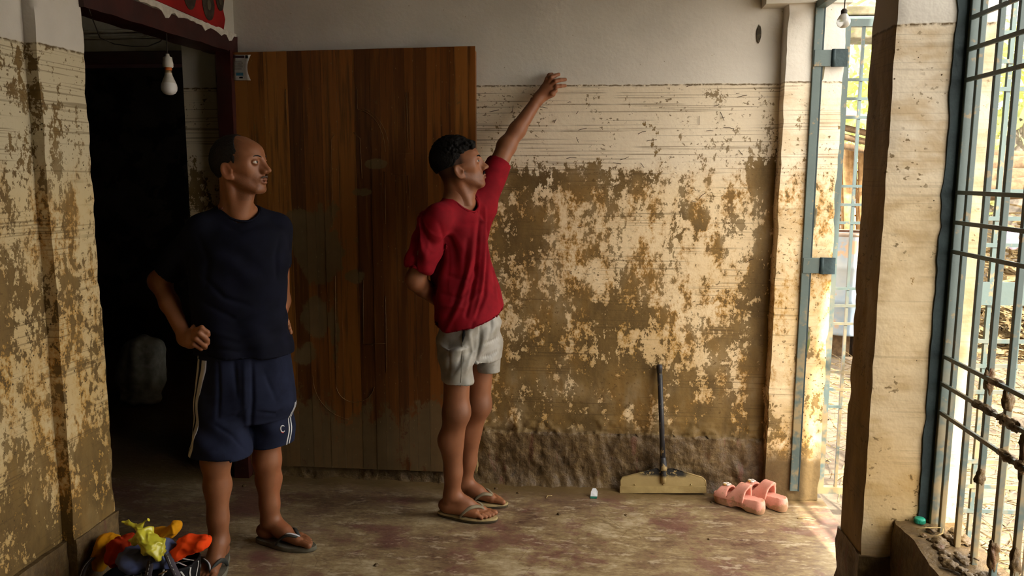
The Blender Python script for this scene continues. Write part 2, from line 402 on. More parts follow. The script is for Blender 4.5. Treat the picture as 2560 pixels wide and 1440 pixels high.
# low parapet under the grille
wr_ = rough_box('wall_right', 0.86, 1.07, -1.7, 1.45, -0.3, 2.3, M_REAR, 0.2, 0.003); tag(wr_, 'unseen right hand wall added beyond the near end of the grille', 'wall', kind='structure')  # out of view; added to limit side light through the grille
par = rough_box('wall_right', 0.890, 1.065, -1.7, 2.29, -0.3, 0.492, M_MUD, 0.03, 0.010, 9, chip=0.004)
tag(par, 'low mud coated parapet wall under the window grille', 'wall', kind='structure')

# side wall with its pier, and the wall over the doorway
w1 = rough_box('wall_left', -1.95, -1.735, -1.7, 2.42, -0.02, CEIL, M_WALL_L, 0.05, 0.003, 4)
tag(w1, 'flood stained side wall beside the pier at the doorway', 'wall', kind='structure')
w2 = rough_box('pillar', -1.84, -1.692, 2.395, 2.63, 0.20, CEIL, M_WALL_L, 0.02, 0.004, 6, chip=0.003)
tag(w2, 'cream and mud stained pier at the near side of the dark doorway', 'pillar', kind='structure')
w2b = rough_box('plinth', -1.84, -1.684, 2.389, 2.634, -0.02, 0.255, M_MUD, 0.02, 0.003, 10, chip=0.002)
put(w2b, w2)
bl = rough_box('baseboard_left', -1.95, -1.715, -1.7, 2.40, -0.02, 0.25, M_MUD, 0.04, 0.006, 8, chip=0.004)
tag(bl, 'dark mud coated skirting along the side wall', 'skirting', kind='structure')
w3 = rough_box('wall_left', -1.84, -1.692, 2.62, 3.70, 2.095, CEIL, M_CEIL, 0.05, 0.003, 5, skew=sk)
tag(w3, 'plaster wall over the dark doorway with a red painted patch', 'wall', kind='structure')
w4 = rough_box('wall_rear', -1.95, 1.2, -1.82, -1.68, -0.05, CEIL, M_WALL_L, 0.3, 0.002)
w4.data.materials.clear(); w4.data.materials.append(M_REAR)
tag(w4, 'darkened unseen rear wall behind the viewer', 'wall', kind='structure')
rr = box('roof', -5.0, 1.12, -2.2, 6.8, CEIL+0.12, CEIL+0.2, M_CONC); tag(rr, 'unseen concrete roof slab added over the house', 'roof', kind='structure')  # out of view; added to block sun leaking indoors
ce = rough_box('ceiling', -2.0, 1.1, -1.8, 3.84, CEIL, CEIL+0.1, M_CEILD, 0.4, 0)
tag(ce, 'darkened unseen ceiling slab over the veranda', 'ceiling', kind='structure')
# roof overhang outside that keeps the sun off the floor
rf = box('roof', 1.05, 1.24, -3.2, 4.6, 2.74, 2.80, M_CONC); tag(rf, 'concrete eave slab outside above the grille', 'roof', kind='structure')

# inner room: far partition with a framed opening, black store room behind
def inner():
    Y = 4.0
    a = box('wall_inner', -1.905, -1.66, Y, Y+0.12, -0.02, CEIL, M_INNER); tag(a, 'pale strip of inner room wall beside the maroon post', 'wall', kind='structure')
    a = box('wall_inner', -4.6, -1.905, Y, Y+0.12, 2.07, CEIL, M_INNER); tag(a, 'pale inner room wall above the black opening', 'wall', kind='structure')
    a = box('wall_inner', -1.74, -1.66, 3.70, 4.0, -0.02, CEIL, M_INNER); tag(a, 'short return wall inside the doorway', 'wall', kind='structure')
    a = box('wall_inner', -4.7, -4.6, 2.1, 6.5, -0.02, CEIL, M_DARK); tag(a, 'dark far side wall of the inner room', 'wall', kind='structure')
    a = box('wall_inner', -4.7, -1.84, 2.1, 2.2, -0.02, 2.30, M_DARK); tag(a, 'dark near wall of the inner room below the added light slot', 'wall', kind='structure')  # slot above is invented, letting sky light onto the far inner wall
    a = box('wall_inner', -4.7, -3.1, 2.1, 2.2, 2.30, CEIL, M_DARK); tag(a, 'dark near wall of the inner room beside the added light slot', 'wall', kind='structure')
    a = box('wall_inner', -3.1, -1.84, 2.1, 2.2, 2.46, CEIL, M_DARK); tag(a, 'dark near wall of the inner room above the added light slot', 'wall', kind='structure')
    a = box('wall_inner', -4.7, -1.4, 6.4, 6.5, -0.02, CEIL, M_DARK); tag(a, 'dark end wall of the store room', 'wall', kind='structure')
    a = box('wall_inner', -1.5, -1.4, 4.1, 6.4, -0.02, CEIL, M_DARK); tag(a, 'dark side wall of the store room', 'wall', kind='structure')
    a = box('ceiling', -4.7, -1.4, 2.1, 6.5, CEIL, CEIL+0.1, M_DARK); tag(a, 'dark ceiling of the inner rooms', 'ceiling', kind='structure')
    f = empty('trim_3', (-2.9, Y, 0)); tag(f, 'maroon wooden frame of the black inner opening', 'door frame', kind='structure')
    box('post', -1.965, -1.905, Y-0.04, Y+0.1, 0, 2.07, M_MAROON, f, 0.004)
    box('head_rail', -4.5, -1.905, Y-0.04, Y+0.1, 2.02, 2.085, M_MAROON, f, 0.004)
inner()
for i, (z, y) in enumerate(((2.155, 3.985), (2.185, 3.985))):
    c = tube('conduit_pipe', [(-3.4, y, z-0.012), (-2.6, y, z), (-1.75, y, z+0.006)], 0.009, M_INNER)
    tag(c, ['lower', 'upper'][i]+' pale conduit pipe along the inner room wall', 'pipe')

# maroon doorway frame
f = empty('trim_4', (-1.69, 3.15, 0)); tag(f, 'maroon wooden doorway frame with peeling paint', 'door frame', kind='structure')
rough_box('head_rail', -1.80, -1.676, 2.62, 3.69, 2.022, 2.10, M_MAROON, 0.03, 0.003, 12, f, chip=0.002, skew=sk)
rough_box('post', -1.745, -1.672, 3.60, 3.685, 0.0, 2.03, M_MAROON, 0.03, 0.002, 12, f, chip=0.002, skew=sk)
# ------------------------------------------------------------------ distance-field modelling: organic shapes are blended from
# rounded cones, ellipsoids and lofts and skinned with surface nets
V3 = lambda *a: np.array(a[0] if len(a) == 1 else a, dtype=np.float64)
class Prim:
    def __init__(s, fn, lo, hi, k=0.01, op='u'): s.fn, s.lo, s.hi, s.k, s.op = fn, V3(lo), V3(hi), k, op
def cone(a, b, ra, rb=None, k=0.012, op='u', inf=0.0):
    a, b = V3(a), V3(b); rb = ra if rb is None else rb; ra += inf; rb += inf
    ba = b-a; L2 = max(ba@ba, 1e-12)
    def fn(X, Y, Z):
        h = np.clip(((X-a[0])*ba[0]+(Y-a[1])*ba[1]+(Z-a[2])*ba[2])/L2, 0, 1)
        return np.sqrt((X-a[0]-h*ba[0])**2+(Y-a[1]-h*ba[1])**2+(Z-a[2]-h*ba[2])**2)-(ra+(rb-ra)*h)
    m = max(ra, rb); return Prim(fn, np.minimum(a, b)-m, np.maximum(a, b)+m, k, op)
def ell(c, r, R=None, k=0.012, op='u'):
    c, r = V3(c), V3(r); R = np.eye(3) if R is None else np.asarray(R)   # columns of R: the ellipsoid's axes
    def fn(X, Y, Z):
        x, y, z = X-c[0], Y-c[1], Z-c[2]
        q = [(x*R[0, i]+y*R[1, i]+z*R[2, i])/r[i] for i in range(3)]
        k0 = np.sqrt(q[0]**2+q[1]**2+q[2]**2)+1e-9; k1 = np.sqrt((q[0]/r[0])**2+(q[1]/r[1])**2+(q[2]/r[2])**2)+1e-9
        return k0*(k0-1)/k1
    e = np.sqrt(((R*r)**2).sum(1)); return Prim(fn, c-e, c+e, k, op)
def smooth_rows(st, n=60):               # Catmull-Rom resampling of loft stations
    st = np.array(st, float); t = np.linspace(0, len(st)-1, n); i = np.clip(t.astype(int), 0, len(st)-2); f = (t-i)[:, None]
    p0 = st[np.maximum(i-1, 0)]; p1 = st[i]; p2 = st[i+1]; p3 = st[np.minimum(i+2, len(st)-1)]
    o = 0.5*((2*p1)+(-p0+p2)*f+(2*p0-5*p1+4*p2-p3)*f**2+(-p0+3*p1-3*p2+p3)*f**3)
    o[:, 0] = p1[:, 0]+(p2[:, 0]-p1[:, 0])*f[:, 0]
    return o
def loft(st, k=0.02, op='u', n=2.3, inf=0.0):
    """stations (z, cx, cy, half-width, half-depth, yaw) from low to high; cross-sections are super-ellipses"""
    st = sorted([tuple(s) for s in st]); R = smooth_rows(st); zz = R[:, 0]
    def fn(X, Y, Z):
        zc = np.clip(Z, zz[0], zz[-1])
        cx, cy, a, b, yw = [np.interp(zc, zz, R[:, i]) for i in range(1, 6)]
        a = a+inf; b = b+inf; ca, sa = np.cos(yw), np.sin(yw)
        x = (X-cx)*ca+(Y-cy)*sa; y = -(X-cx)*sa+(Y-cy)*ca
        q = (np.abs(x/a)**n+np.abs(y/b)**n+1e-12)**(1/n)
        g = np.sqrt(x*x+y*y)+1e-9
        d = (g-g/q)                       # distance along the ray from the axis
        dz = np.abs(Z-zc)
        return np.where(dz > 0, np.sqrt(np.maximum(d, 0)**2+dz**2), np.maximum(d, np.maximum(zz[0]-Z, Z-zz[-1])))
    m = (R[:, 3:5].max()+inf)
    return Prim(fn, (R[:, 1].min()-m, R[:, 2].min()-m, zz[0]), (R[:, 1].max()+m, R[:, 2].max()+m, zz[-1]), k, op)
def half(p, nrm, k=0.0):                 # keep the side opposite to nrm
    p, nrm = V3(p), V3(nrm)/np.linalg.norm(V3(nrm))
    return Prim(lambda X, Y, Z: (X-p[0])*nrm[0]+(Y-p[1])*nrm[1]+(Z-p[2])*nrm[2], (-9, -9, -9), (9, 9, 9), k, 'i')
def smin(a, b, k):
    if k <= 1e-6: return np.minimum(a, b)
    h = np.clip(0.5+0.5*(b-a)/k, 0, 1); return b*(1-h)+a*h-k*h*(1-h)
def field(prims, lo, hi, h):
    lo, hi = V3(lo), V3(hi); n = np.ceil((hi-lo)/h).astype(int)+1
    ax = [lo[i]+h*np.arange(n[i]) for i in range(3)]
    D = np.full(n, 0.06, np.float32)
    for p in prims:
        mg = p.k+3*h
        sl = []
        for i in range(3):
            a = max(0, int(np.floor((p.lo[i]-mg-lo[i])/h))); b_ = min(n[i], int(np.ceil((p.hi[i]+mg-lo[i])/h))+1); sl.append((a, b_))
        if any(b_ <= a for a, b_ in sl): continue
        X = ax[0][sl[0][0]:sl[0][1], None, None]; Y = ax[1][None, sl[1][0]:sl[1][1], None]; Z = ax[2][None, None, sl[2][0]:sl[2][1]]
        ix = tuple(slice(a, b_) for a, b_ in sl)
        d = p.fn(X, Y, Z); cur = D[ix]
        if p.op == 'u': D[ix] = smin(cur, d, p.k)
        elif p.op == 's': D[ix] = -smin(-cur, d, p.k)
        else: D[ix] = -smin(-cur, -d, p.k)
    return D, ax
def nets(D, ax):
    ins = D < 0
    c = np.zeros(tuple(s-1 for s in D.shape), np.int8)
    for i in (0, 1):
        for j in (0, 1):
            for k in (0, 1): c += ins[i:D.shape[0]-1+i, j:D.shape[1]-1+j, k:D.shape[2]-1+k]
    I = np.argwhere((c > 0) & (c < 8))
    if len(I) == 0: return np.zeros((0, 3)), np.zeros((0, 4), int)
    acc = np.zeros((len(I), 3)); cnt = np.zeros(len(I))
    corners = [(i, j, k) for i in (0, 1) for j in (0, 1) for k in (0, 1)]
    val = {q: D[I[:, 0]+q[0], I[:, 1]+q[1], I[:, 2]+q[2]].astype(np.float64) for q in corners}
    for q in corners:
        for axis in range(3):
            if q[axis] == 0:
                r_ = list(q); r_[axis] = 1; r_ = tuple(r_)
                a, b_ = val[q], val[r_]; m = (a < 0) != (b_ < 0)
                t = np.where(m, a/np.where(m, a-b_, 1), 0)
                off = np.tile(np.array(q, float), (len(I), 1)); off[:, axis] += t
                acc[m] += off[m]; cnt[m] += 1
    P = I+acc/cnt[:, None]
    h = [a[1]-a[0] for a in ax]; V = np.stack([ax[i][0]+P[:, i]*h[i] for i in range(3)], 1)
    idx = np.full(c.shape, -1, np.int64); idx[I[:, 0], I[:, 1], I[:, 2]] = np.arange(len(I))
    Q = []
    for axis in range(3):
        u, v = (axis+1) % 3, (axis+2) % 3
        a = [slice(None)]*3; b_ = [slice(None)]*3; a[axis] = slice(0, -1); b_[axis] = slice(1, None)
        E = np.argwhere(ins[tuple(a)] != ins[tuple(b_)])
        ok = (E[:, u] > 0) & (E[:, v] > 0) & (E[:, u] < D.shape[u]-1) & (E[:, v] < D.shape[v]-1); E = E[ok]
        f = []
        for du, dv in ((-1, -1), (0, -1), (0, 0), (-1, 0)):
            e = E.copy(); e[:, u] += du; e[:, v] += dv; f.append(idx[e[:, 0], e[:, 1], e[:, 2]])
        f = np.stack(f, 1); flip = ~ins[E[:, 0], E[:, 1], E[:, 2]]
        f[flip] = f[flip][:, ::-1]; Q.append(f)
    Q = np.concatenate(Q); Q = Q[(Q >= 0).all(1)]
    return V, Q
def smooth_mesh(V, Q, it=1, lam=0.5):
    for _ in range(it):
        s = np.zeros_like(V); c = np.zeros(len(V))
        for a, b_ in ((0, 1), (1, 2), (2, 3), (3, 0)):
            for x, y in ((a, b_), (b_, a)):
                np.add.at(s, Q[:, x], V[Q[:, y]]); np.add.at(c, Q[:, x], 1)
        V = V+(s/np.maximum(c, 1)[:, None]-V)*lam
    return V
def normals(V, Q):
    n = np.cross(V[Q[:, 2]]-V[Q[:, 0]], V[Q[:, 3]]-V[Q[:, 1]]); N = np.zeros_like(V)
    for i in range(4): np.add.at(N, Q[:, i], n)
    return N/(np.linalg.norm(N, axis=1)[:, None]+1e-12)
def _hash(i, j, k):
    h = (i*374761393+j*668265263+k*2147483647) & 0xffffffff; h = ((h ^ (h >> 13))*1274126177) & 0xffffffff
    return ((h ^ (h >> 16)) & 0xffff)/65535.0
def vnoise(P, sc=1.0, oct=1, seed=0):    # value noise on points, -1..1
    out = np.zeros(len(P)); amp = 1.0; tot = 0
    for o in range(oct):
        q = P*np.asarray(sc)*(2**o)+seed*17.31+o*5.7; i = np.floor(q).astype(np.int64); f = q-i; f = f*f*(3-2*f); v = 0
        for a in (0, 1):
            for b_ in (0, 1):
                for c in (0, 1):
                    w = (f[:, 0] if a else 1-f[:, 0])*(f[:, 1] if b_ else 1-f[:, 1])*(f[:, 2] if c else 1-f[:, 2])
                    v = v+w*_hash(i[:, 0]+a, i[:, 1]+b_, i[:, 2]+c)
        out += amp*(2*v-1); tot += amp; amp *= 0.5
    return out/tot
def np_obj(name, V, Q, mat, parent=None, smooth=True, col=None):
    me = bpy.data.meshes.new(name); V = np.asarray(V, np.float32); Q = np.asarray(Q)
    me.vertices.add(len(V)); me.vertices.foreach_set('co', V.ravel())
    me.loops.add(Q.size); me.loops.foreach_set('vertex_index', Q.astype(np.int32).ravel())
    me.polygons.add(len(Q)); me.polygons.foreach_set('loop_start', np.arange(0, Q.size, Q.shape[1], dtype=np.int32))
    me.polygons.foreach_set('loop_total', np.full(len(Q), Q.shape[1], np.int32))
    me.polygons.foreach_set('use_smooth', np.full(len(Q), smooth)); me.update(calc_edges=True); me.validate()
    if col is not None:
        a = me.color_attributes.new('tint', 'FLOAT_COLOR', 'POINT'); c4 = np.ones((len(V), 4), np.float32); c4[:, :3] = col; a.data.foreach_set('color', c4.ravel())
    if mat: me.materials.append(mat)
    o = bpy.data.objects.new(name, me); link(o)
    if parent is not None: put(o, parent)
    return o
def skin(prims, lo, hi, h, it=1):
    D, ax = field(prims, lo, hi, h); V, Q = nets(D, ax); V, Q = drop(V, Q, np.zeros(len(Q), bool))
    return smooth_mesh(V, Q, it), Q
def bounds(prims, pad=0.02):
    ps = [p for p in prims if p.op == 'u']
    return np.min([p.lo for p in ps], 0)-pad, np.max([p.hi for p in ps], 0)+pad
def merge(parts):
    V = np.concatenate([p[0] for p in parts]); off = 0; Q = []
    for v, q in parts: Q.append(q+off); off += len(v)
    return V, np.concatenate(Q)
def drop(V, Q, mask):                    # remove quads whose flag is set
    Q = Q[~mask]; used = np.unique(Q); re = np.full(len(V), -1); re[used] = np.arange(len(used)); return V[used], re[Q]
def rotm(axis, deg):
    a = V3(axis)/np.linalg.norm(V3(axis)); t = math.radians(deg); K = np.array([[0, -a[2], a[1]], [a[2], 0, -a[0]], [-a[1], a[0], 0]])
    return np.eye(3)+math.sin(t)*K+(1-math.cos(t))*(K@K)
def frame(fwd, upv):                     # columns: left, forward, up
    f = V3(fwd)/np.linalg.norm(V3(fwd)); u = V3(upv)-f*(f@V3(upv)); u /= np.linalg.norm(u); l = np.cross(u, f)
    return np.stack([l, f, u], 1)
Pn = lambda px, py, Y: V3(tuple(at(px, py, Y)))
# ------------------------------------------------------------------ people
from mathutils.bvhtree import BVHTree
def skin_mat(name, base, dark):
    b = NB(name, 0.52, 0.4); a = b.attr('tint')
    c = b.mix(b.noise(b.pos(), scale=30, detail=4), base, dark)
    c = b.mix(1.0, c, a.outputs['Color'], 'MULTIPLY')
    b.bump(b.noise(b.pos(), scale=420, detail=2), 0.12, 0.002)
    return b.out(c)
def cloth_mat(name, c1, c2, rough=0.9, weave=900, spec=0.15, dust=None, sheen=0.0):
    b = NB(name, rough, spec)
    c = b.mix(b.ss(b.noise(b.pos(), scale=14, detail=5, rough=0.6), 0.35, 0.65), c1, c2)
    c = b.mix(b.mul(b.noise(b.pos(), scale=weave*0.6, detail=1), 0.25), c, c2)
    if dust is not None: c = b.mix(b.mul(b.ss(b.noise(b.map(loc=(2, 5, 1)), scale=24, detail=6, rough=0.7), 0.55, 0.75), 0.5), c, dust)
    b.bump(b.noise(b.pos(), scale=weave, detail=1), 0.12, 0.001)
    return b.out(c)
M_SKIN_A = skin_mat('skin_older_man', S(152, 99, 66), S(130, 82, 53))
M_SKIN_B = skin_mat('skin_young_man', S(146, 94, 63), S(122, 76, 49))
M_HAIR = plain('black_hair', S(18, 15, 13), S(9, 8, 7), 0.75, 90, 0.6, 0.15)
M_HAIRG = plain('greying_short_hair', S(30, 27, 24), S(14, 12, 11), 0.6, 120, 0.6, 0.3)
M_EYEW = plain('eye_white', S(196, 186, 172), S(180, 168, 152), 0.2, 20, 0, 0.6)
M_IRIS = plain('dark_iris', S(34, 20, 12), S(20, 12, 8), 0.15, 50, 0, 0.6)
M_NAVY = cloth_mat('navy_jersey', S(15, 17, 32), S(11, 13, 25))
M_NAVYS = cloth_mat('navy_fleece', S(31, 36, 56), S(23, 27, 44), 0.9)
M_WHITE = cloth_mat('white_stripe_cloth', S(206, 206, 208), S(180, 180, 184))
M_REDPRINT = plain('red_print', S(190, 50, 50), S(170, 40, 42), 0.7, 20, 0)
M_RED = cloth_mat('crimson_jersey', S(132, 14, 28), S(112, 10, 22), 0.85)
M_GREY = cloth_mat('pale_grey_satin', S(158, 155, 148), S(136, 132, 122), 0.5, 900, 0.35, S(128, 116, 90))
M_SLOT = plain('dark_pocket', S(14, 13, 12), S(10, 9, 9), 0.9, 20, 0)
M_FLIPA = plain('grey_rubber_sandal', S(112, 108, 94), S(92, 88, 74), 0.75, 20, 0.3)
M_FLIPB = plain('tan_rubber_sandal', S(178, 158, 112), S(150, 132, 92), 0.75, 20, 0.3)
M_FLIPE = plain('dark_sole_edge', S(78, 68, 48), S(58, 50, 36), 0.8, 25, 0.4)
M_STRAPA = plain('dark_strap_rubber', S(58, 60, 56), S(44, 46, 44), 0.6, 20, 0.2)
M_STRAPB = plain('grey_strap_rubber', S(142, 132, 108), S(120, 110, 88), 0.7, 20, 0.2)
M_BEAD = plain('red_beads', S(120, 20, 18), S(150, 140, 130), 0.3, 140, 0)

def head_prims(H, R, s=1.0, sy=1.0, jaw=1.0):
    T = lambda x, y, z: H+R@(V3(x, y*sy, z)*s)
    E = lambda c, r, rot=None, k=0.012, op='u': ell(T(*c), V3(r)*s, R if rot is None else R@rot, k*s, op)
    C = lambda a, b, ra, rb, k=0.01, op='u': cone(T(*a), T(*b), ra*s, rb*s, k*s, op)
    P = [E((0, -0.010, 0.028), (0.074, 0.094, 0.076)), E((0, -0.035, 0.012), (0.070, 0.070, 0.066), k=0.02),
         E((0, 0.030, -0.030), (0.060*jaw, 0.056, 0.076), k=0.02), E((0, 0.055, 0.035), (0.052, 0.036, 0.036), k=0.02)]
    for q in (-1, 1):
        P += [C((q*0.056*jaw, -0.004, -0.050), (q*0.024, 0.066, -0.100), 0.017, 0.015, 0.02),
              C((q*0.045, 0.052, -0.020), (q*0.060, 0.010, -0.012), 0.016, 0.012, 0.02),
              C((q*0.010, 0.086, 0.017), (q*0.044, 0.070, 0.018), 0.010, 0.009, 0.014)]
    P += [E((0, 0.070, -0.100), (0.022, 0.019, 0.017), k=0.018), E((0, 0.072, -0.066), (0.030, 0.018, 0.024), k=0.018)]
    for q in (-1, 1): P += [E((q*0.031, 0.098, 0.000), (0.017, 0.020, 0.0125), k=0.010, op='s')]
    for q in (-1, 1): P += [E((q*0.054, 0.034, 0.006), (0.017, 0.032, 0.030), k=0.02), E((q*0.046, 0.086, 0.000), (0.012, 0.014, 0.0095), k=0.008, op='s')]
    # lids wrapped round the eyeballs
    for q in (-1, 1):
        P += [E((q*0.033, 0.0755, 0.001), (0.0165, 0.0150, 0.0135), k=0.006), E((q*0.0365, 0.0910, -0.0005), (0.0155, 0.0190, 0.0050), k=0.002, op='s')]
    P += [E((0, 0.082, -0.012), (0.0150, 0.017, 0.030), rotm((1, 0, 0), -14), k=0.012), E((0, 0.088, -0.032), (0.0165, 0.018, 0.014), k=0.010)]
    P += [C((0, 0.087, 0.012), (0, 0.109, -0.027), 0.0075, 0.0082, 0.010), E((0, 0.112, -0.033), (0.0095, 0.0105, 0.0088), k=0.008)]
    for q in (-1, 1): P += [E((q*0.0115, 0.0985, -0.037), (0.0075, 0.0110, 0.0078), k=0.007), E((q*0.0065, 0.106, -0.0455), (0.0035, 0.006, 0.0035), k=0.003, op='s')]
    P += [C((-0.017, 0.084, -0.0655), (0.017, 0.084, -0.0655), 0.0075, 0.0075, 0.008), E((0, 0.0925, -0.065), (0.014, 0.0085, 0.0060), k=0.006),
          E((0, 0.0905, -0.0765), (0.016, 0.0085, 0.0065), k=0.006), C((-0.020, 0.094, -0.0712), (0.020, 0.094, -0.0712), 0.0022, 0.0022, 0.003, 's')]
    for q in (-1, 1):
        tilt = rotm((1, 0, 0), 14)@rotm((0, 0, 1), q*22)
        P += [E((q*0.080, -0.014, -0.028), (0.0065, 0.020, 0.033), tilt, 0.005), E((q*0.0865, -0.010, -0.024), (0.006, 0.0115, 0.021), tilt, 0.003, 's'),
              E((q*0.073, 0.000, -0.052), (0.006, 0.008, 0.009), None, 0.006), E((q*0.077, 0.004, -0.030), (0.005, 0.005, 0.008), None, 0.004)]
    return P, T
def foot_prims(A, d, med, z0, s=1.0):
    d, med = V3(d), V3(med); G = lambda f, m, z: V3(A[0], A[1], 0)+d*f*s+med*m*s+V3(0, 0, z0+z*s)
    R = np.stack([d, med, V3(0, 0, 1)], 1)
    P = [ell(G(-0.028, 0, 0.030), (0.036, 0.029, 0.031), R, 0.02), cone(G(0, 0, 0.080), G(0.07, 0.008, 0.046), 0.032, 0.027, 0.025),
         cone(G(0.05, 0.006, 0.040), G(0.135, 0.020, 0.020), 0.030, 0.020, 0.02), cone(G(-0.01, -0.012, 0.024), G(0.118, -0.026, 0.016), 0.024, 0.016, 0.02),
         ell(G(-0.006, 0.028, 0.070), (0.013, 0.010, 0.013), R, 0.012), ell(G(-0.012, -0.026, 0.062), (0.013, 0.010, 0.013), R, 0.012)]
    for i, (f0, m0, f1, m1, r) in enumerate(((0.140, 0.027, 0.190, 0.030, 0.0125), (0.143, 0.007, 0.186, 0.010, 0.0088), (0.138, -0.007, 0.177, -0.006, 0.0082), (0.130, -0.020, 0.165, -0.021, 0.0080), (0.120, -0.031, 0.150, -0.034, 0.0078))):
        mid = ((f0+f1)/2, (m0+m1)/2)
        P += [cone(G(f0, m0, 0.016), G(*mid, 0.0155), r*0.95, r*0.95, 0.006), cone(G(*mid, 0.0155), G(f1, m1, r*0.9), r*0.95, r, 0.003)]
    return P, G
def fingers(list_of_paths, k=0.004):
    P = []
    for pts, ra, rb in list_of_paths:
        n = len(pts)-1
        for i in range(n): P.append(cone(pts[i], pts[i+1], ra+(rb-ra)*i/n, ra+(rb-ra)*(i+1)/n, k))
    return P
def flipflop(name, A, d, med, person, msole, medge, mstrap, z1=0.0, extra=None, s=1.0):
    d, med = V3(d), V3(med); G = lambda f, m, z: V3(A[0], A[1], 0)+d*f*s+med*m*s+V3(0, 0, z1+z*s)
    t = np.linspace(0, 2*math.pi, 44, endpoint=False); out = []
    for a in t:
        f = 0.070+0.137*math.cos(a); u = (f+0.067)/0.274
        w = 0.037+0.014*math.sin(math.pi*min(1, max(0, (u-0.28)/0.72)))**1.0
        m = 0.006*u+math.copysign(abs(math.sin(a))**0.72, math.sin(a))*w
        out.append((f, m))
    th = 0.019
    V = []; Fc = []; n = len(out)
    for (z, ins) in ((0, 0.97), (0.003, 1.0), (th*0.62, 1.0), (th*0.66, 0.992), (th-0.003, 1.0), (th, 0.975)):
        for f, m in out: V.append(G(0.07+(f-0.07)*ins, m*ins, z))
    for r_ in range(5):
        for i in range(n): Fc.append((r_*n+i, r_*n+(i+1) % n, (r_+1)*n+(i+1) % n, (r_+1)*n+i))
    Fc.append(tuple(range(n))[::-1]); Fc.append(tuple(range(5*n, 6*n)))
    o = mesh_obj(name, V, Fc, msole, person, True)
    o.data.materials.append(medge)
    for i, p in enumerate(o.data.polygons):
        if i < 2*n: p.material_index = 1
        if len(p.vertices) > 4: p.use_smooth = False
    for q in (-1, 1):
        pts = [G(0.152, 0.017, 0.020), G(0.146, 0.016, 0.044), G(0.125, 0.016+q*0.012, 0.060), G(0.098, 0.008+q*0.030, 0.063), G(0.068, 0.004+q*0.041, 0.043), G(0.048, 0.002+q*0.043, 0.016)]
        P2 = [Vector(p) for p in smooth_rows([(i, *p) for i, p in enumerate(pts)], 18)[:, 1:]]
        bm = bmesh.new(); bm_tube(bm, P2, [0.006+0.004*math.sin(math.pi*i/17) for i in range(18)], 10, True, (1.0, 0.55)); st = bm_obj('strap', bm, mstrap, None, True); put(st, o)
        if extra and q == extra[1]:
            P3 = [p+Vector((0, 0, 0.0065)) for p in P2[2:12]]; bm = bmesh.new(); bm_tube(bm, P3, 0.0045, 8, True, (1.0, 0.5)); st = bm_obj('strap_trim', bm, extra[0], None, True); put(st, o)
    return o
def eyeballs(T, R, s, person, look):
    for q in (-1, 1):
        c = T(q*0.033, 0.0745, 0.0); bm = bmesh.new(); bmesh.ops.create_uvsphere(bm, u_segments=20, v_segments=14, radius=0.0128*s)
        bmesh.ops.translate(bm, verts=bm.verts, vec=Vector(c)); e = bm_obj('eye', bm, M_EYEW, person, True)
        l = V3(look)/np.linalg.norm(V3(look)); bm = bmesh.new(); bmesh.ops.create_uvsphere(bm, u_segments=16, v_segments=10, radius=0.0082*s)
        bmesh.ops.translate(bm, verts=bm.verts, vec=Vector(c+l*0.0060*s)); i = bm_obj('iris', bm, M_IRIS, None, True); put(i, e)
def brow(T, q, mat, person, r):
    K = smooth_rows([(0, 0.012, 0.0955, 0.016), (1, 0.022, 0.0940, 0.0205), (2, 0.032, 0.0900, 0.0230), (3, 0.043, 0.0825, 0.0215), (4, 0.053, 0.0725, 0.0160)], 16)
    tube('eyebrow', [T(q*k[1], k[2], k[3]) for k in K], [r*(0.35+0.75*math.sin(math.pi*min(1, (i+1)/14))) for i in range(16)], mat, person, 8)
def row(py, pl, pr, Y, b, yaw):          # silhouette pixels of one level -> loft station
    a_, c_ = Pn(pl, py, Y), Pn(pr, py, Y); w = abs(c_[0]-a_[0])/2; m = (a_+c_)/2
    ca, sa = math.cos(yaw), math.sin(yaw)
    return (m[2], m[0], m[1], math.sqrt(max(w*w-(b*sa)**2, (w*0.35)**2))/abs(ca), b, yaw)
def smooth_rim(V, Q, it=30):
    E = np.sort(np.concatenate([Q[:, [0, 1]], Q[:, [1, 2]], Q[:, [2, 3]], Q[:, [3, 0]]]), 1); E, n = np.unique(E, axis=0, return_counts=True); E = E[n == 1]
    for _ in range(it):
        s = np.zeros_like(V); c = np.zeros(len(V))
        for a, b_ in ((0, 1), (1, 0)): np.add.at(s, E[:, a], V[E[:, b_]]); np.add.at(c, E[:, a], 1)
        m = c > 0; V = V.copy(); V[m] += (s[m]/c[m][:, None]-V[m])*0.5
    return V
def evalp(prims, P):
    D = np.full(len(P), 0.06)
    for p in prims:
        if p.op == 'u': D = smin(D, p.fn(P[:, 0], P[:, 1], P[:, 2]), p.k)
    return D
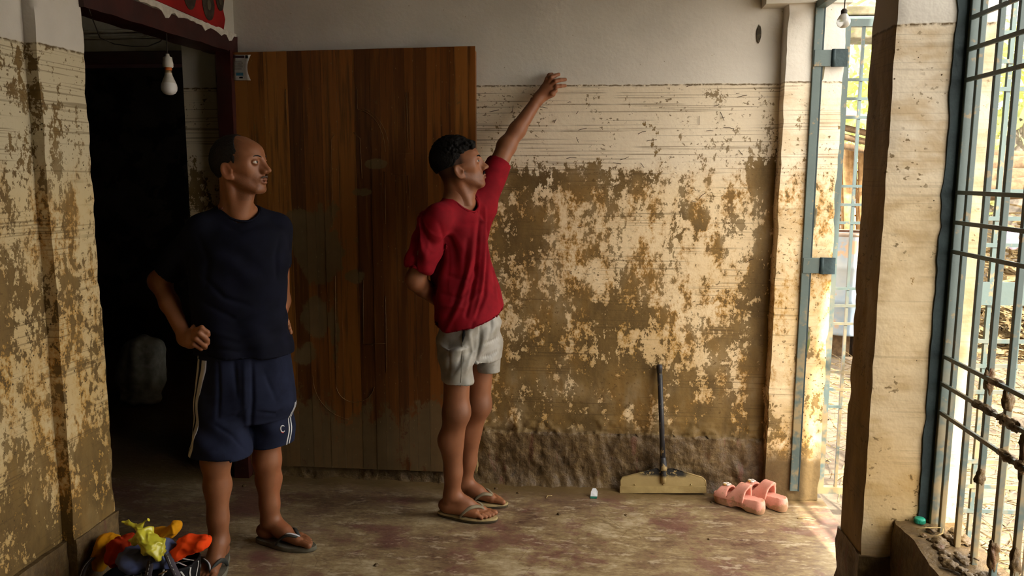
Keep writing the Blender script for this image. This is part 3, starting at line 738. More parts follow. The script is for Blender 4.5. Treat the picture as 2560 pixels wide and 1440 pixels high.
def add_creases(V, Q, creases):
    tr = BVHTree.FromPolygons([Vector(v) for v in V], [tuple(k) for k in Q]); N = normals(V, Q); W = np.zeros(len(V))
    for pts, amp, sg in creases:
        pts = np.array(pts, float); P = []
        seg = [np.linspace(0, 1, max(2, int(np.hypot(*(b_-a))/4)))[:, None]*(b_-a)+a for a, b_ in zip(pts, pts[1:])]
        for px, py in np.concatenate(seg):
            d = (Vector(Pn(px, py, 2.5))-CAM).normalized(); h = tr.ray_cast(CAM, d)
            if h[0] is not None: P.append(tuple(h[0]))
        if len(P) < 2: continue
        P = np.array(P); m = np.where(((V > P.min(0)-3*sg) & (V < P.max(0)+3*sg)).all(1))[0]
        if len(m) == 0: continue
        D = np.full(len(m), 9.0); near = np.zeros(len(m), int)
        for i, p in enumerate(P):
            d = ((V[m]-p)**2).sum(1); u = d < D; D[u] = d[u]; near[u] = i
        t = near/(len(P)-1); env = np.sqrt(np.clip(np.sin(np.pi*np.clip(t*0.92+0.04, 0, 1)), 0, 1))
        W[m] += amp*np.exp(-D/sg**2)*env
    return V+N*W[:, None]
def cloth(name, prims, cuts, h, person, mat, wr=None, it=2, thick=0.004, post=None, creases=None):
    lo, hi = bounds(prims); V, Q = skin(prims+cuts, lo, hi, h, 0)
    cen = V[Q].mean(1)
    m = np.zeros(len(Q), bool)
    full = evalp(prims, cen)
    for p in cuts:                        # open the hems: remove the flat caps that the cuts leave
        d = p.fn(cen[:, 0], cen[:, 1], cen[:, 2])
        m |= (np.abs(d) < h*0.75) & (full < -h*0.9)
    V, Q = drop(V, Q, m); V = smooth_mesh(V, Q, it); V = smooth_rim(V, Q)
    if wr is not None:
        N = normals(V, Q); V = V+N*wr(V)[:, None]; V = smooth_rim(V, Q, 30)
    if creases: V = add_creases(V, Q, creases)
    o = np_obj(name, V, Q, mat, person)
    if thick:
        md = o.modifiers.new('thickness', 'SOLIDIFY'); md.thickness = thick; md.offset = -1
    return o, V, Q
def ribbon(name, V, Q, rows, mat, person, off=0.0015):
    """a strip laid on a surface: rows of (axis point, angle from, angle to)"""
    T = BVHTree.FromPolygons([Vector(v) for v in V], [tuple(q) for q in Q]); Vs = []; ok = []
    for c, a0, a1 in rows:
        for k in range(4):
            a = a0+(a1-a0)*k/3; d = Vector((math.cos(a), math.sin(a), 0)); o = Vector(c)+d*0.5
            hit = T.ray_cast(o, -d)
            p = hit[0] if hit[0] is not None else Vector(c)+d*0.09
            Vs.append(p+d*off)
    Fc = [(i*4+k, i*4+k+1, i*4+5+k, i*4+4+k) for i in range(len(rows)-1) for k in range(3)]
    o = mesh_obj(name, Vs, Fc, mat, person, True); md = o.modifiers.new('thickness', 'SOLIDIFY'); md.thickness = 0.002; md.offset = 1
    return o
def tint(V, base=1.0): return np.ones((len(V), 3))*base
def sm01(x, a, b): t = np.clip((x-a)/(b-a), 0, 1); return t*t*(3-2*t)
def body_mesh(prims, boxes):
    parts = []
    for lo, hi, h in boxes: parts.append(skin(prims, lo, hi, h, 1))
    return merge(parts)

# ---- the older man, hands on hips
def older_man():
    person = empty('person', tuple(atz(615, 1390))); tag(person, 'balding man in navy shirt and striped navy shorts, hands on his hips', 'person')
    yaw = math.radians(24)
    # head turned to the right of the picture, chin a little raised
    f = V3(math.cos(math.radians(6)), -math.sin(math.radians(6)), 0.06); R = frame(f, (-0.03, 0.0, 1)); s = 0.965
    H = Pn(640, 405, 2.80)-R@(V3(-0.033, 0.083, 0)*s)
    hp, T = head_prims(H, R, s, 1.01, 1.0)
    nb = Pn(593, 535, 2.87)
    neck = [cone(T(0, -0.030, -0.035), nb, 0.052, 0.058, 0.03), cone(T(-0.048, -0.030, -0.045), nb+V3(0.02, -0.055, -0.01), 0.014, 0.012, 0.016), cone(T(0, 0.030, -0.085), nb+V3(0.03, -0.04, 0.0), 0.026, 0.030, 0.03)]
    shR, shL = Pn(508, 578, 2.80), Pn(690, 572, 2.96)
    elR, wrR = Pn(399, 703, 2.87), Pn(464, 845, 2.745)
    elL, wrL = Pn(702, 752, 3.07), Pn(694, 830, 3.00)
    torso = [loft([row(575, 545, 665, 2.88, 0.060, yaw), row(640, 520, 685, 2.87, 0.090, yaw), row(760, 520, 688, 2.87, 0.090, yaw), row(890, 524, 704, 2.87, 0.096, yaw), row(980, 528, 704, 2.87, 0.096, yaw)], 0.03),
             cone(nb, shR, 0.052, 0.044, 0.02), cone(nb, shL, 0.052, 0.044, 0.02)]
    arms = [cone(shR, elR, 0.048, 0.038, 0.02), ell(elR, (0.036, 0.036, 0.036), None, 0.02), cone(elR, elR+(wrR-elR)*0.4, 0.037, 0.034, 0.02), cone(elR+(wrR-elR)*0.4, wrR, 0.034, 0.0245, 0.02),
            cone(shL, elL, 0.046, 0.036, 0.02), cone(elL, wrL, 0.036, 0.025, 0.02)]
    Yh = 2.715
    hand = [cone(wrR, Pn(480, 842, Yh+0.01), 0.025, 0.027, 0.02), cone(wrR, Pn(474, 858, Yh+0.005), 0.023, 0.020, 0.02), ell(Pn(484, 846, Yh+0.012), (0.026, 0.02, 0.03), None, 0.015)]
    hand += fingers([([Pn(488, 826, Yh), Pn(504, 820, Yh-0.018), Pn(519, 831, Yh-0.012), Pn(521, 838, Yh+0.01)], 0.0105, 0.0085),
                     ([Pn(484, 838, Yh-0.004), Pn(499, 833, Yh-0.026), Pn(518, 850, Yh-0.016), Pn(519, 858, Yh+0.008)], 0.0108, 0.0088),
                     ([Pn(480, 850, Yh-0.004), Pn(491, 847, Yh-0.026), Pn(512, 864, Yh-0.016), Pn(513, 869, Yh+0.006)], 0.0105, 0.0085),
                     ([Pn(475, 860, Yh), Pn(485, 861, Yh-0.020), Pn(502, 871, Yh-0.012), Pn(503, 873, Yh+0.008)], 0.0095, 0.0078),
                     ([Pn(472, 836, Yh+0.02), Pn(486, 818, Yh+0.045), Pn(505, 812, Yh+0.06)], 0.0125, 0.010)])
    Yb = 2.99
    handL = [cone(wrL, Pn(702, 815, Yb), 0.025, 0.026, 0.02)]
    handL += fingers([([Pn(704, 805, Yb), Pn(714, 797, Yb-0.02), Pn(719, 804, Yb-0.04)], 0.0105, 0.009), ([Pn(705, 815, Yb), Pn(719, 810, Yb-0.03), Pn(723, 820, Yb-0.045)], 0.0105, 0.009),
                      ([Pn(706, 824, Yb), Pn(722, 822, Yb-0.025), Pn(727, 832, Yb-0.04)], 0.0105, 0.0088), ([Pn(704, 830, Yb), Pn(717, 832, Yb-0.02), Pn(724, 838, Yb-0.03)], 0.0095, 0.008), ([Pn(700, 800, Yb), Pn(705, 788, Yb+0.03), Pn(700, 780, Yb+0.05)], 0.012, 0.01)])
    z0 = 0.019
    anR = V3(tuple(atz(547, 1352, z0+0.075))); anL = V3(tuple(atz(676, 1302, z0+0.075)))
    tR = V3(tuple(atz(533, 1412, z0+0.015))); tL = V3(tuple(atz(772, 1352, z0+0.015)))
    dR = tR-anR; dR[2] = 0; dR /= np.linalg.norm(dR); dL = tL-anL; dL[2] = 0; dL /= np.linalg.norm(dL)
    mR = V3(-dR[1], dR[0], 0); mR = mR if mR[0] > 0 else -mR; mL = V3(-dL[1], dL[0], 0); mL = mL if mL[1] < 0 else -mL
    fR, GR = foot_prims(anR, dR, mR, z0); fL, GL = foot_prims(anL, dL, mL, z0)
    hipR, knR = Pn(565, 960, 2.84), Pn(540, 1150, anR[1]+0.0); hipL, knL = Pn(665, 955, 2.92), Pn(668, 1150, anL[1]-0.02)
    legs = []
    for hip, kn, an in ((hipR, knR, anR), (hipL, knL, anL)):
        c1 = kn+(an-kn)*0.33; back = V3(-0.004, 0.014, 0)
        legs += [cone(hip, kn, 0.070, 0.050, 0.03), ell(kn+V3(0, -0.008, 0), (0.040, 0.044, 0.050), None, 0.03), cone(kn, c1+back, 0.046, 0.047, 0.03), cone(c1+back, kn+(an-kn)*0.72, 0.046, 0.033, 0.03), cone(kn+(an-kn)*0.72, an, 0.034, 0.032, 0.03), cone(kn, an, 0.036, 0.030, 0.02)]
    allp = torso+neck+arms+hand+handL+legs+fR+fL+hp
    zc = nb[2]+0.015
    boxes = [((-1.95, 2.40, 0.155), (-0.75, 3.35, zc), 0.0048), ((H[0]-0.2, H[1]-0.2, zc-0.014), (H[0]+0.2, H[1]+0.2, H[2]+0.16), 0.0020),
             ((anR[0]-0.14, anR[1]-0.26, -0.01), (anR[0]+0.14, anR[1]+0.12, 0.171), 0.0026), ((anL[0]-0.12, anL[1]-0.2, -0.01), (anL[0]+0.28, anL[1]+0.14, 0.171), 0.0026)]
    V, Q = body_mesh(allp, boxes)
    hv, hq = skin(allp, Pn(452, 890, Yh-0.07), Pn(545, 795, Yh+0.09), 0.0024, 1)    # finer skin over the hand on the hip
    V, Q = merge([(V, Q), (hv, hq)])
    q = (V-H)@R/s; q[:, 1] /= 1.01
    c = tint(V)
    st = sm01(q[:, 2], -0.030, -0.062)*sm01(q[:, 1], -0.015, 0.02)*(q[:, 2] > -0.14)*(np.abs(q[:, 0]) < 0.08)*sm01(q[:, 1], 0.125, 0.085)
    st *= 0.45+0.55*vnoise(V, 500, 2)
    c *= (1-0.42*np.clip(st, 0, 1))[:, None]
    lip = np.exp(-((q[:, 2]+0.071)/0.009)**2)*(np.abs(q[:, 0]) < 0.02)*(q[:, 1] > 0.082); c *= 1-lip[:, None]*V3(0.25, 0.42, 0.38)
    ear = (np.abs(q[:, 0]) > 0.071)*(np.abs(q[:, 1]+0.008) < 0.03)*(q[:, 2] < 0.01); c *= 1+0.12*ear[:, None]*V3(1, 0.2, 0.0)
    tf = sm01(q[:, 1], 0.052, 0.020)*sm01(q[:, 2], -0.01, 0.015)*(np.abs(q[:, 0]) > 0.04)*(q[:, 2] < 0.12)*(np.abs(q[:, 1]) < 0.13); c *= (1-0.6*tf*(0.6+0.4*vnoise(V, 420, 2)))[:, None]
    bag = np.exp(-((q[:, 2]+0.012)/0.008)**2-((np.abs(q[:, 0])-0.031)/0.016)**2)*(q[:, 1] > 0.06); c *= 1-0.22*bag[:, None]
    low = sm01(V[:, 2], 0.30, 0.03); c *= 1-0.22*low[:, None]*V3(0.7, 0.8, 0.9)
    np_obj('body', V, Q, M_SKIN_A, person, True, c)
    eyeballs(T, R, s, person, f+V3(0.35, 0.1, 0.12))
    # short hair round the back and sides
    hprim = [ell(T(0, -0.018, 0.029), V3(0.0785, 0.094, 0.0805)*s, R, 0.01), ell(T(0, -0.042, 0.004), V3(0.0745, 0.070, 0.070)*s, R, 0.02)]
    n1 = R@V3(0, 0.80, 0.30); cut = [half(T(0, 0.010, 0.085), n1), half(T(0, -0.028, -0.062), R@V3(0, 0.28, -1)), ]
    lo, hi = bounds(hprim); hv, hq = skin(hprim+cut+[ell(T(-0.078, -0.002, -0.040), V3(0.03, 0.026, 0.040)*s, R, 0.004, 's'), ell(T(0.078, -0.002, -0.040), V3(0.03, 0.026, 0.040)*s, R, 0.004, 's')], lo, hi, 0.0024, 1)
    hv = hv+normals(hv, hq)*(0.0018*vnoise(hv, 260, 2))[:, None]; np_obj('hair', hv, hq, M_HAIRG, person)
    sb = [cone(T(qq*0.0690, 0.012, 0.020), T(qq*0.0675, 0.016, -0.008), 0.0095, 0.007, 0.01) for qq in (-1, 1)]
    for p in sb: hv, hq = skin([p], p.lo-0.01, p.hi+0.01, 0.0022, 1); np_obj('sideburn', hv, hq, M_HAIRG, person)
    for qq in (-1, 1): brow(T, qq, M_HAIRG, person, 0.0022)
    tube('moustache', [T(-0.022, 0.0895, -0.060), T(-0.008, 0.0985, -0.0545), T(0.008, 0.0985, -0.0545), T(0.022, 0.0895, -0.060)], [0.0015, 0.003, 0.003, 0.0015], plain('grey_moustache', S(60, 50, 44), S(90, 80, 72), 0.8, 200, 0.3), person, 8)
    # beads at the neck
    for i in range(9):
        a = math.radians(150+i*12); p = nb+V3(0.067*math.cos(a), 0.067*math.sin(a)-0.004, 0.022+0.010*math.cos(a*1.0+0.6)); lathe('bead', [(0, -0.0045), (0.0038, -0.002), (0.0038, 0.002), (0, 0.0045)], p, M_BEAD, person, 10)
    # shirt
    sl_e = shR+(elR-shR)*0.80; slL_e = shL+(elL-shL)*0.46
    shirt = [loft([row(545, 540, 655, 2.875, 0.075, yaw), row(575, 506, 700, 2.875, 0.108, yaw), row(640, 490, 711, 2.87, 0.122, yaw), row(720, 490, 706, 2.87, 0.122, yaw), row(800, 497, 707, 2.87, 0.122, yaw), row(860, 503, 719, 2.87, 0.132, yaw), row(925, 504, 726, 2.87, 0.140, yaw)], 0.03),
             cone(nb+V3(-0.01, 0.005, -0.012), shR, 0.062, 0.056, 0.04), cone(nb+V3(0.0, 0.005, -0.012), shL, 0.064, 0.054, 0.04), cone(shR, sl_e, 0.060, 0.060, 0.03), cone(shL, slL_e, 0.058, 0.052, 0.03)]
    dirS = (sl_e-shR)/np.linalg.norm(sl_e-shR); dirL = (slL_e-shL)/np.linalg.norm(slL_e-shL)
    hemz = Pn(610, 899, 2.75)[2]
    cuts = [half((Pn(610, 899, 2.75)[0], 2.75, hemz), (-0.06, -0.02, -1))]
    shirt_cut_s = sl_e-dirS*0.004
    # the cut of each sleeve must not touch the trunk: limit it to the arm's own neighbourhood
    def sleeve_cut(c, dr, rad=0.12):
        def fn(X, Y, Z):
            a = (X-c[0])*dr[0]+(Y-c[1])*dr[1]+(Z-c[2])*dr[2]
            dist = np.sqrt((X-c[0]-dr[0]*0.1)**2+(Y-c[1]-dr[1]*0.1)**2+(Z-c[2]-dr[2]*0.1)**2)-rad
            return np.where(dist < 0, a, np.minimum(a, -dist*0+a*0-0.05))
        return Prim(fn, c-0.25, c+0.25, 0.0, 'i')
    cuts.append(sleeve_cut(shirt_cut_s, dirS)); cuts.append(sleeve_cut(slL_e-dirL*0.004, dirL, 0.10))
    neckcut = Prim(lambda X, Y, Z: -(cone(nb+V3(0.016, -0.012, -0.010), nb+V3(0.03, -0.01, 0.2), 0.066, 0.085).fn(X, Y, Z)), (-9, -9, -9), (9, 9, 9), 0.0, 'i'); cuts.append(neckcut)
    def wr(P):
        w = 0.0035*np.sin(P[:, 2]*55+P[:, 0]*38+2.2*vnoise(P, 7, 2))*sm01(np.abs(vnoise(P, 4.5, 1, 3)), 0.05, 0.5)
        w += 0.004*vnoise(P, (9, 9, 16), 2, 1)
        w += 0.007*np.sin(P[:, 0]*46+P[:, 2]*14+1.3*vnoise(P, 6, 1))*sm01(P[:, 2], 1.0, 0.80)
        return w
    so, SV, SQ = cloth('shirt', shirt, cuts, 0.0046, person, M_NAVY, wr, creases=[
        ([(505, 690), (560, 745), (625, 765)], -0.006, 0.010), ([(515, 760), (590, 800), (690, 765)], -0.006, 0.010), ([(525, 830), (600, 850), (705, 815)], 0.005, 0.010), ([(520, 868), (600, 882), (712, 850)], -0.006, 0.009), ([(700, 590), (690, 640), (692, 700)], -0.006, 0.010), ([(500, 600), (520, 650), (512, 720)], -0.007, 0.011), ([(560, 560), (600, 580), (650, 560)], -0.004, 0.010)])
    ringp = []
    for i in range(40):
        a = 2*math.pi*i/40; cx = nb+V3(0.016, -0.012, 0.0)
        ringp.append(Vector((cx[0]+0.069*math.cos(a), cx[1]+0.069*math.sin(a), 0)))
    tr = BVHTree.FromPolygons([Vector(v) for v in SV], [tuple(k) for k in SQ]); loop = []
    for p in ringp:
        h = tr.find_nearest(Vector((p.x, p.y, nb[2]+0.01))); loop.append(h[0]+Vector((0, 0, -0.002)))
    loop = [sum((loop[(i+j) % 40] for j in (-2, -1, 0, 1, 2)), Vector())/5 for i in range(40)]
    bm = bmesh.new(); bm_tube(bm, loop+loop[:2], 0.0046, 8, True); bm_obj('collar', bm, M_NAVY, person, True)
    # shorts
    lz = lambda py, pl, pr, Y, b_: row(py, pl, pr, Y, b_, 0.0)
    sh = [loft([row(850, 518, 708, 2.87, 0.112, yaw), row(890, 512, 717, 2.87, 0.120, yaw), row(940, 507, 722, 2.87, 0.126, yaw), row(1010, 502, 726, 2.87, 0.122, yaw), row(1045, 512, 716, 2.87, 0.100, yaw)], 0.04),
          loft([lz(980, 507, 612, 2.83, 0.100), lz(1060, 494, 618, 2.815, 0.100), lz(1110, 487, 622, 2.785, 0.106), lz(1180, 482, 624, 2.765, 0.112)], 0.02),
          loft([lz(980, 618, 724, 2.925, 0.100), lz(1060, 628, 728, 2.925, 0.098), lz(1110, 632, 731, 2.93, 0.096), lz(1160, 634, 733, 2.935, 0.096)], 0.010)]
    hz1 = Pn(553, 1157, 2.67)[2]; hz2 = Pn(680, 1128, 2.83)[2]
    mid = Pn(625, 1100, 2.87)[0]
    def hemf(X, Y, Z): return np.where(X < mid, hz1-Z+0*Y, hz2-Z+0*Y)
    def wr2(P):
        w = 0.005*vnoise(P, (12, 12, 5), 2, 2)+0.0045*np.sin(P[:, 0]*70+2.5*vnoise(P, 5, 2, 4))*sm01(P[:, 2], 0.55, 0.9)
        w += 0.004*np.sin(P[:, 2]*60+P[:, 0]*40+3*vnoise(P, 6, 1, 9))*sm01(P[:, 2], 0.62, 0.5)
        return w
    so, SV, SQ = cloth('shorts', sh, [Prim(hemf, (-9, -9, -9), (9, 9, 9), 0.0, 'i'), half((0, 0, Pn(600, 856, 2.87)[2]), (0, 0, 1))], 0.0042, person, M_NAVYS, wr2, creases=[
        ([(545, 908), (548, 980), (545, 1045)], -0.007, 0.007), ([(585, 905), (592, 990)], -0.006, 0.008), ([(612, 905), (612, 1000), (616, 1060)], 0.006, 0.010), ([(630, 905), (632, 1000), (626, 1080)], -0.008, 0.008), ([(545, 1048), (590, 1040), (622, 1015)], -0.006, 0.008), ([(540, 1065), (580, 1090), (612, 1125)], -0.006, 0.009), ([(660, 930), (690, 1000)], -0.004, 0.010), ([(640, 1030), (690, 1036), (715, 1020)], -0.005, 0.009)])
    zt, zb = Pn(500, 893, 2.80)[2], hz1+0.004
    for k in range(3):
        rows = []
        for i in range(26):
            t = i/25; z = zt+(zb-zt)*t; cx = np.interp(z, [Pn(0, 1180, 2.8)[2], Pn(0, 980, 2.83)[2], Pn(0, 890, 2.87)[2]], [Pn(553, 1180, 2.8)[0], Pn(558, 980, 2.83)[0], Pn(585, 890, 2.85)[0]])
            cy = np.interp(z, [Pn(0, 1180, 2.8)[2], Pn(0, 890, 2.87)[2]], [2.80, 2.85]); wob = 0.035*math.sin(t*9+k*0.5)
            a0 = math.radians(196+k*17)+wob; rows.append(((cx, cy, z), a0, a0+math.radians(10)))
        ribbon('stripe', SV, SQ, rows, M_WHITE, person)
    for k in range(2):
        rows = []
        for i in range(14):
            t = i/13; z = Pn(0, 985, 2.9)[2]+(hz2+0.006-Pn(0, 985, 2.9)[2])*t; a0 = math.radians(-8+k*11-t*17); rows.append(((Pn(679, 1060, 2.92)[0], 2.92, z), a0, a0+math.radians(5)))
        ribbon('stripe', SV, SQ, rows, M_WHITE, person)
    tr = BVHTree.FromPolygons([Vector(v) for v in SV], [tuple(k) for k in SQ])
    def onto(px, py):
        d = (Vector(Pn(px, py, 2.5))-CAM).normalized(); h = tr.ray_cast(CAM, d); return (h[0] if h[0] is not None else Vector(Pn(px, py, 2.84)))-d*0.0015
    tube('emblem', [onto(707+6*math.cos(a), 1072-8*math.sin(a)) for a in np.linspace(0.9, 5.6, 14)], [0.0015+0.0015*math.sin(i*0.24) for i in range(14)], M_WHITE, person, 6)
    tube('emblem', [onto(707+5*math.cos(a), 1075-7*math.sin(a)) for a in np.linspace(2.9, 5.2, 9)], 0.0018, M_REDPRINT, person, 6)
    flipflop('flip_flop', anR, dR, mR, person, M_FLIPA, M_FLIPA, M_STRAPA, 0.0005, (M_WHITE, -1)); flipflop('flip_flop', anL, dL, mL, person, M_FLIPA, M_FLIPA, M_STRAPA, 0.0005, (M_WHITE, 1))
older_man()

# ---- the young man reaching up to the water line
def young_man():
    person = empty('person', tuple(atz(1165, 1285))); tag(person, 'young man in red shirt and grey shorts touching the flood line on the wall', 'person')
    yaw = math.radians(46)
    f = V3(math.cos(math.radians(9)), math.sin(math.radians(9)), 0.26); R = frame(f, (-0.22, 0.0, 1)); s = 0.905
    H = Pn(1196, 402, 3.235)-R@(V3(-0.033, 0.083, 0)*s)
    hp, T = head_prims(H, R, s, 1.0, 0.98)
    nb = Pn(1145, 512, 3.27)
    neck = [cone(T(0, -0.030, -0.035), nb, 0.050, 0.058, 0.03), cone(T(-0.046, -0.026, -0.045), nb+V3(0.05, -0.035, 0.0), 0.014, 0.014, 0.016), cone(T(0, 0.025, -0.085), nb+V3(0.035, -0.01, 0.0), 0.026, 0.030, 0.03)]
    shR, shL = Pn(1092, 548, 3.135), Pn(1200, 512, 3.40)
    elR, wrR = Pn(1038, 700, 3.17), Pn(1088, 748, 3.32)
    elL, wrL = Pn(1266, 366, 3.545), Pn(1343, 250, 3.625)
    torso = [loft([row(565, 1115, 1190, 3.27, 0.065, yaw), row(620, 1106, 1196, 3.27, 0.09, yaw), row(720, 1110, 1205, 3.27, 0.085, yaw), row(800, 1115, 1225, 3.28, 0.09, yaw), row(870, 1118, 1230, 3.28, 0.09, yaw)], 0.03),
             cone(nb, shR, 0.052, 0.044, 0.02), cone(nb, shL, 0.052, 0.044, 0.02)]
    fm = elL+(wrL-elL)*0.35
    arms = [cone(shR, elR, 0.047, 0.037, 0.02), ell(elR, (0.037, 0.036, 0.036), None, 0.02), cone(elR, elR+(wrR-elR)*0.4, 0.037, 0.036, 0.02), cone(elR+(wrR-elR)*0.4, wrR, 0.036, 0.026, 0.02),
            cone(shL, elL, 0.047, 0.039, 0.02), cone(elL, fm, 0.038, 0.036, 0.02), cone(fm, wrL, 0.036, 0.0245, 0.02), ell(elL, (0.037, 0.037, 0.037), None, 0.02)]
    Yw = 3.640
    hand = [cone(wrL, Pn(1362, 226, Yw), 0.024, 0.025, 0.015), cone(wrL, Pn(1374, 226, Yw-0.006), 0.022, 0.022, 0.015), ell(Pn(1370, 222, Yw-0.004), (0.034, 0.018, 0.032), rotm((0, 1, 0), -40), 0.012), cone(Pn(1352, 240, Yw), Pn(1380, 234, Yw-0.014), 0.022, 0.016, 0.015)]
    hand += fingers([([Pn(1362, 212, Yw), Pn(1368, 197, Yw-0.008), Pn(1373, 188, Yw), Pn(1380, 186, Yw+0.018)], 0.0105, 0.008),
                     ([Pn(1370, 208, Yw-0.008), Pn(1378, 194, Yw-0.02), Pn(1388, 189, Yw-0.008), Pn(1397, 186, Yw+0.012)], 0.0105, 0.0078),
                     ([Pn(1376, 214, Yw-0.010), Pn(1388, 203, Yw-0.022), Pn(1400, 200, Yw-0.012), Pn(1413, 199, Yw+0.010)], 0.0108, 0.0078),
                     ([Pn(1380, 222, Yw-0.010), Pn(1391, 216, Yw-0.022), Pn(1402, 215, Yw-0.014), Pn(1413, 214, Yw+0.008)], 0.0100, 0.0072),
                     ([Pn(1366, 238, Yw-0.012), Pn(1380, 234, Yw-0.028), Pn(1389, 227, Yw-0.026)], 0.0125, 0.0095)])
    z0 = 0.019
    anR = V3(tuple(atz(1130, 1238, z0+0.078))); anL = V3(tuple(atz(1160, 1205, z0+0.078)))
    tR = V3(tuple(atz(1205, 1284, z0+0.012))); tL = V3(tuple(atz(1232, 1246, z0+0.012)))
    dR = tR-anR; dR[2] = 0; dR /= np.linalg.norm(dR); dL = tL-anL; dL[2] = 0; dL /= np.linalg.norm(dL)
    mR = V3(-dR[1], dR[0], 0); mR = mR if mR[1] > 0 else -mR; mL = V3(-dL[1], dL[0], 0); mL = mL if mL[1] < 0 else -mL
    fR, GR = foot_prims(anR, dR, mR, z0, 0.98); fL, GL = foot_prims(anL, dL, mL, z0, 0.98)
    hipR, knR = Pn(1145, 870, 3.22), Pn(1140, 1030, 3.225); hipL, knL = Pn(1205, 870, 3.36), Pn(1194, 1012, 3.37)
    legs = []
    for hip, kn, an in ((hipR, knR, anR), (hipL, knL, anL)):
        c1 = kn+(an-kn)*0.34; back = V3(-0.022, 0.006, 0)
        legs += [cone(hip, kn, 0.055, 0.054, 0.03), ell(kn+V3(0.008, -0.004, 0), (0.050, 0.048, 0.056), None, 0.03), cone(kn, c1+back, 0.046, 0.046, 0.03), cone(c1+back, kn+(an-kn)*0.72, 0.046, 0.034, 0.03), cone(kn+(an-kn)*0.72, an, 0.034, 0.031, 0.03), cone(kn+V3(0.012, 0, 0), an, 0.032, 0.030, 0.02)]
    allp = torso+neck+arms+hand+legs+fR+fL+hp
    zc = nb[2]+0.005
    a0 = wrL+(elL-wrL)*0.25
    boxes = [((-1.05, 2.95, 0.155), (-0.05, 3.72, H[2]-0.05), 0.0048), ((elL[0]-0.16, 3.38, shL[2]-0.05), (-0.02, 3.72, 2.02), 0.0036), ((H[0]-0.2, H[1]-0.2, zc-0.01), (H[0]+0.18, H[1]+0.22, H[2]+0.17), 0.0020),
             ((wrL[0]-0.02, 3.52, wrL[2]-0.03), (wrL[0]+0.18, 3.70, wrL[2]+0.17), 0.0020),
             ((anR[0]-0.12, anR[1]-0.26, -0.01), (anR[0]+0.26, anR[1]+0.12, 0.171), 0.0026), ((anL[0]-0.12, anL[1]-0.2, -0.01), (anL[0]+0.28, anL[1]+0.12, 0.171), 0.0026)]
    # the coarse trunk box stops short of head and raised arm; those get finer boxes
    trunk = [p for p in allp if p not in hp]
    parts = [skin(torso+neck[:1]+arms[:4]+legs+[arms[4]]+fR+fL, boxes[0][0], boxes[0][1], boxes[0][2], 1)]
    parts.append(skin(arms[4:]+hand, boxes[1][0], (wrL[0]+0.012, boxes[1][1][1], wrL[2]+0.012), boxes[1][2], 1))
    parts.append(skin(hp+neck+torso[1:], boxes[2][0], boxes[2][1], boxes[2][2], 1))
    parts.append(skin(arms[4:]+hand, boxes[3][0], boxes[3][1], boxes[3][2], 1))
    for bx, pr in zip(boxes[4:], (legs[:6]+fR, legs[6:]+fL)): parts.append(skin(pr, bx[0], bx[1], bx[2], 1))
    V, Q = merge(parts)
    q = (V-H)@R/s; c = tint(V)
    st = sm01(q[:, 2], -0.040, -0.066)*sm01(q[:, 1], -0.02, 0.02)*(q[:, 2] > -0.13)*(np.abs(q[:, 0]) < 0.08)*sm01(q[:, 1], 0.12, 0.085)
    st = np.clip(st*(0.45+0.5*vnoise(V, 420, 2)), 0, 1)
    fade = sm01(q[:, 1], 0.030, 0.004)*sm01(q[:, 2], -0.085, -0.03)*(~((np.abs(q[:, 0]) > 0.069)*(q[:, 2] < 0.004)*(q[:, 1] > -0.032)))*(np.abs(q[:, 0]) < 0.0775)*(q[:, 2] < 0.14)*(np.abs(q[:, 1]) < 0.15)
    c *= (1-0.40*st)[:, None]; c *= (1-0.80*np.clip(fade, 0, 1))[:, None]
    lip = np.exp(-((q[:, 2]+0.071)/0.009)**2)*(np.abs(q[:, 0]) < 0.02)*(q[:, 1] > 0.082); c *= 1-lip[:, None]*V3(0.22, 0.40, 0.34)
    knee = np.exp(-((V[:, 2]-knR[2])/0.045)**2)*0.25; c *= (1-knee*(V[:, 2] < 0.8))[:, None]
    low = sm01(V[:, 2], 0.09, 0.03); c = c*(1-0.5*low[:, None])+0.5*low[:, None]*V3(1.25, 1.3, 1.25)
    np_obj('body', V, Q, M_SKIN_B, person, True, c)
    eyeballs(T, R, s, person, f+V3(0.1, -0.62, 0.10))
    # curly crop, long on top
    hprim = [ell(T(0, -0.026, 0.058), V3(0.078, 0.092, 0.084)*s, R, 0.02), ell(T(0, -0.040, 0.018), V3(0.0765, 0.076, 0.074)*s, R, 0.02), ell(T(0, 0.040, 0.074), V3(0.060, 0.050, 0.034)*s, R, 0.02), ell(T(0, -0.075, 0.045), V3(0.064, 0.050, 0.050)*s, R, 0.03)]
    rnd = random.Random(3)
    for i in range(620):
        a = rnd.uniform(0, 2*math.pi); u = rnd.uniform(-0.05, 1.0); w = math.sqrt(1-min(1, u*u))
        x, y, z = 0.077*w*math.cos(a), -0.024+0.096*w*math.sin(a), 0.054+0.086*u
        if y > 0.035 and z < 0.075: continue
        if z < 0.045 and y > -0.02: continue
        hprim.append(ell(T(x, y, z), V3(0.0075, 0.0075, 0.006)*s*rnd.uniform(0.6, 1.3), R, 0.002))
    for i in range(60):
        x = rnd.uniform(-0.062, 0.055); hprim.append(ell(T(x, 0.076+rnd.uniform(-0.016, 0.014)-abs(x)*0.35, 0.078+rnd.uniform(-0.016, 0.018)), V3(0.0075, 0.0075, 0.007)*s*rnd.uniform(0.7, 1.3), R, 0.002))
    ncut = [ell(T(0, 0.130, 0.000), V3(0.105, 0.095, 0.066)*s, R, 0.008, 's'), half(T(0, -0.03, 0.004), R@V3(0, 0.12, -1))]
    for qq in (-1, 1): ncut.append(ell(T(qq*0.085, 0.010, -0.026), V3(0.028, 0.048, 0.052)*s, R, 0.006, 's'))
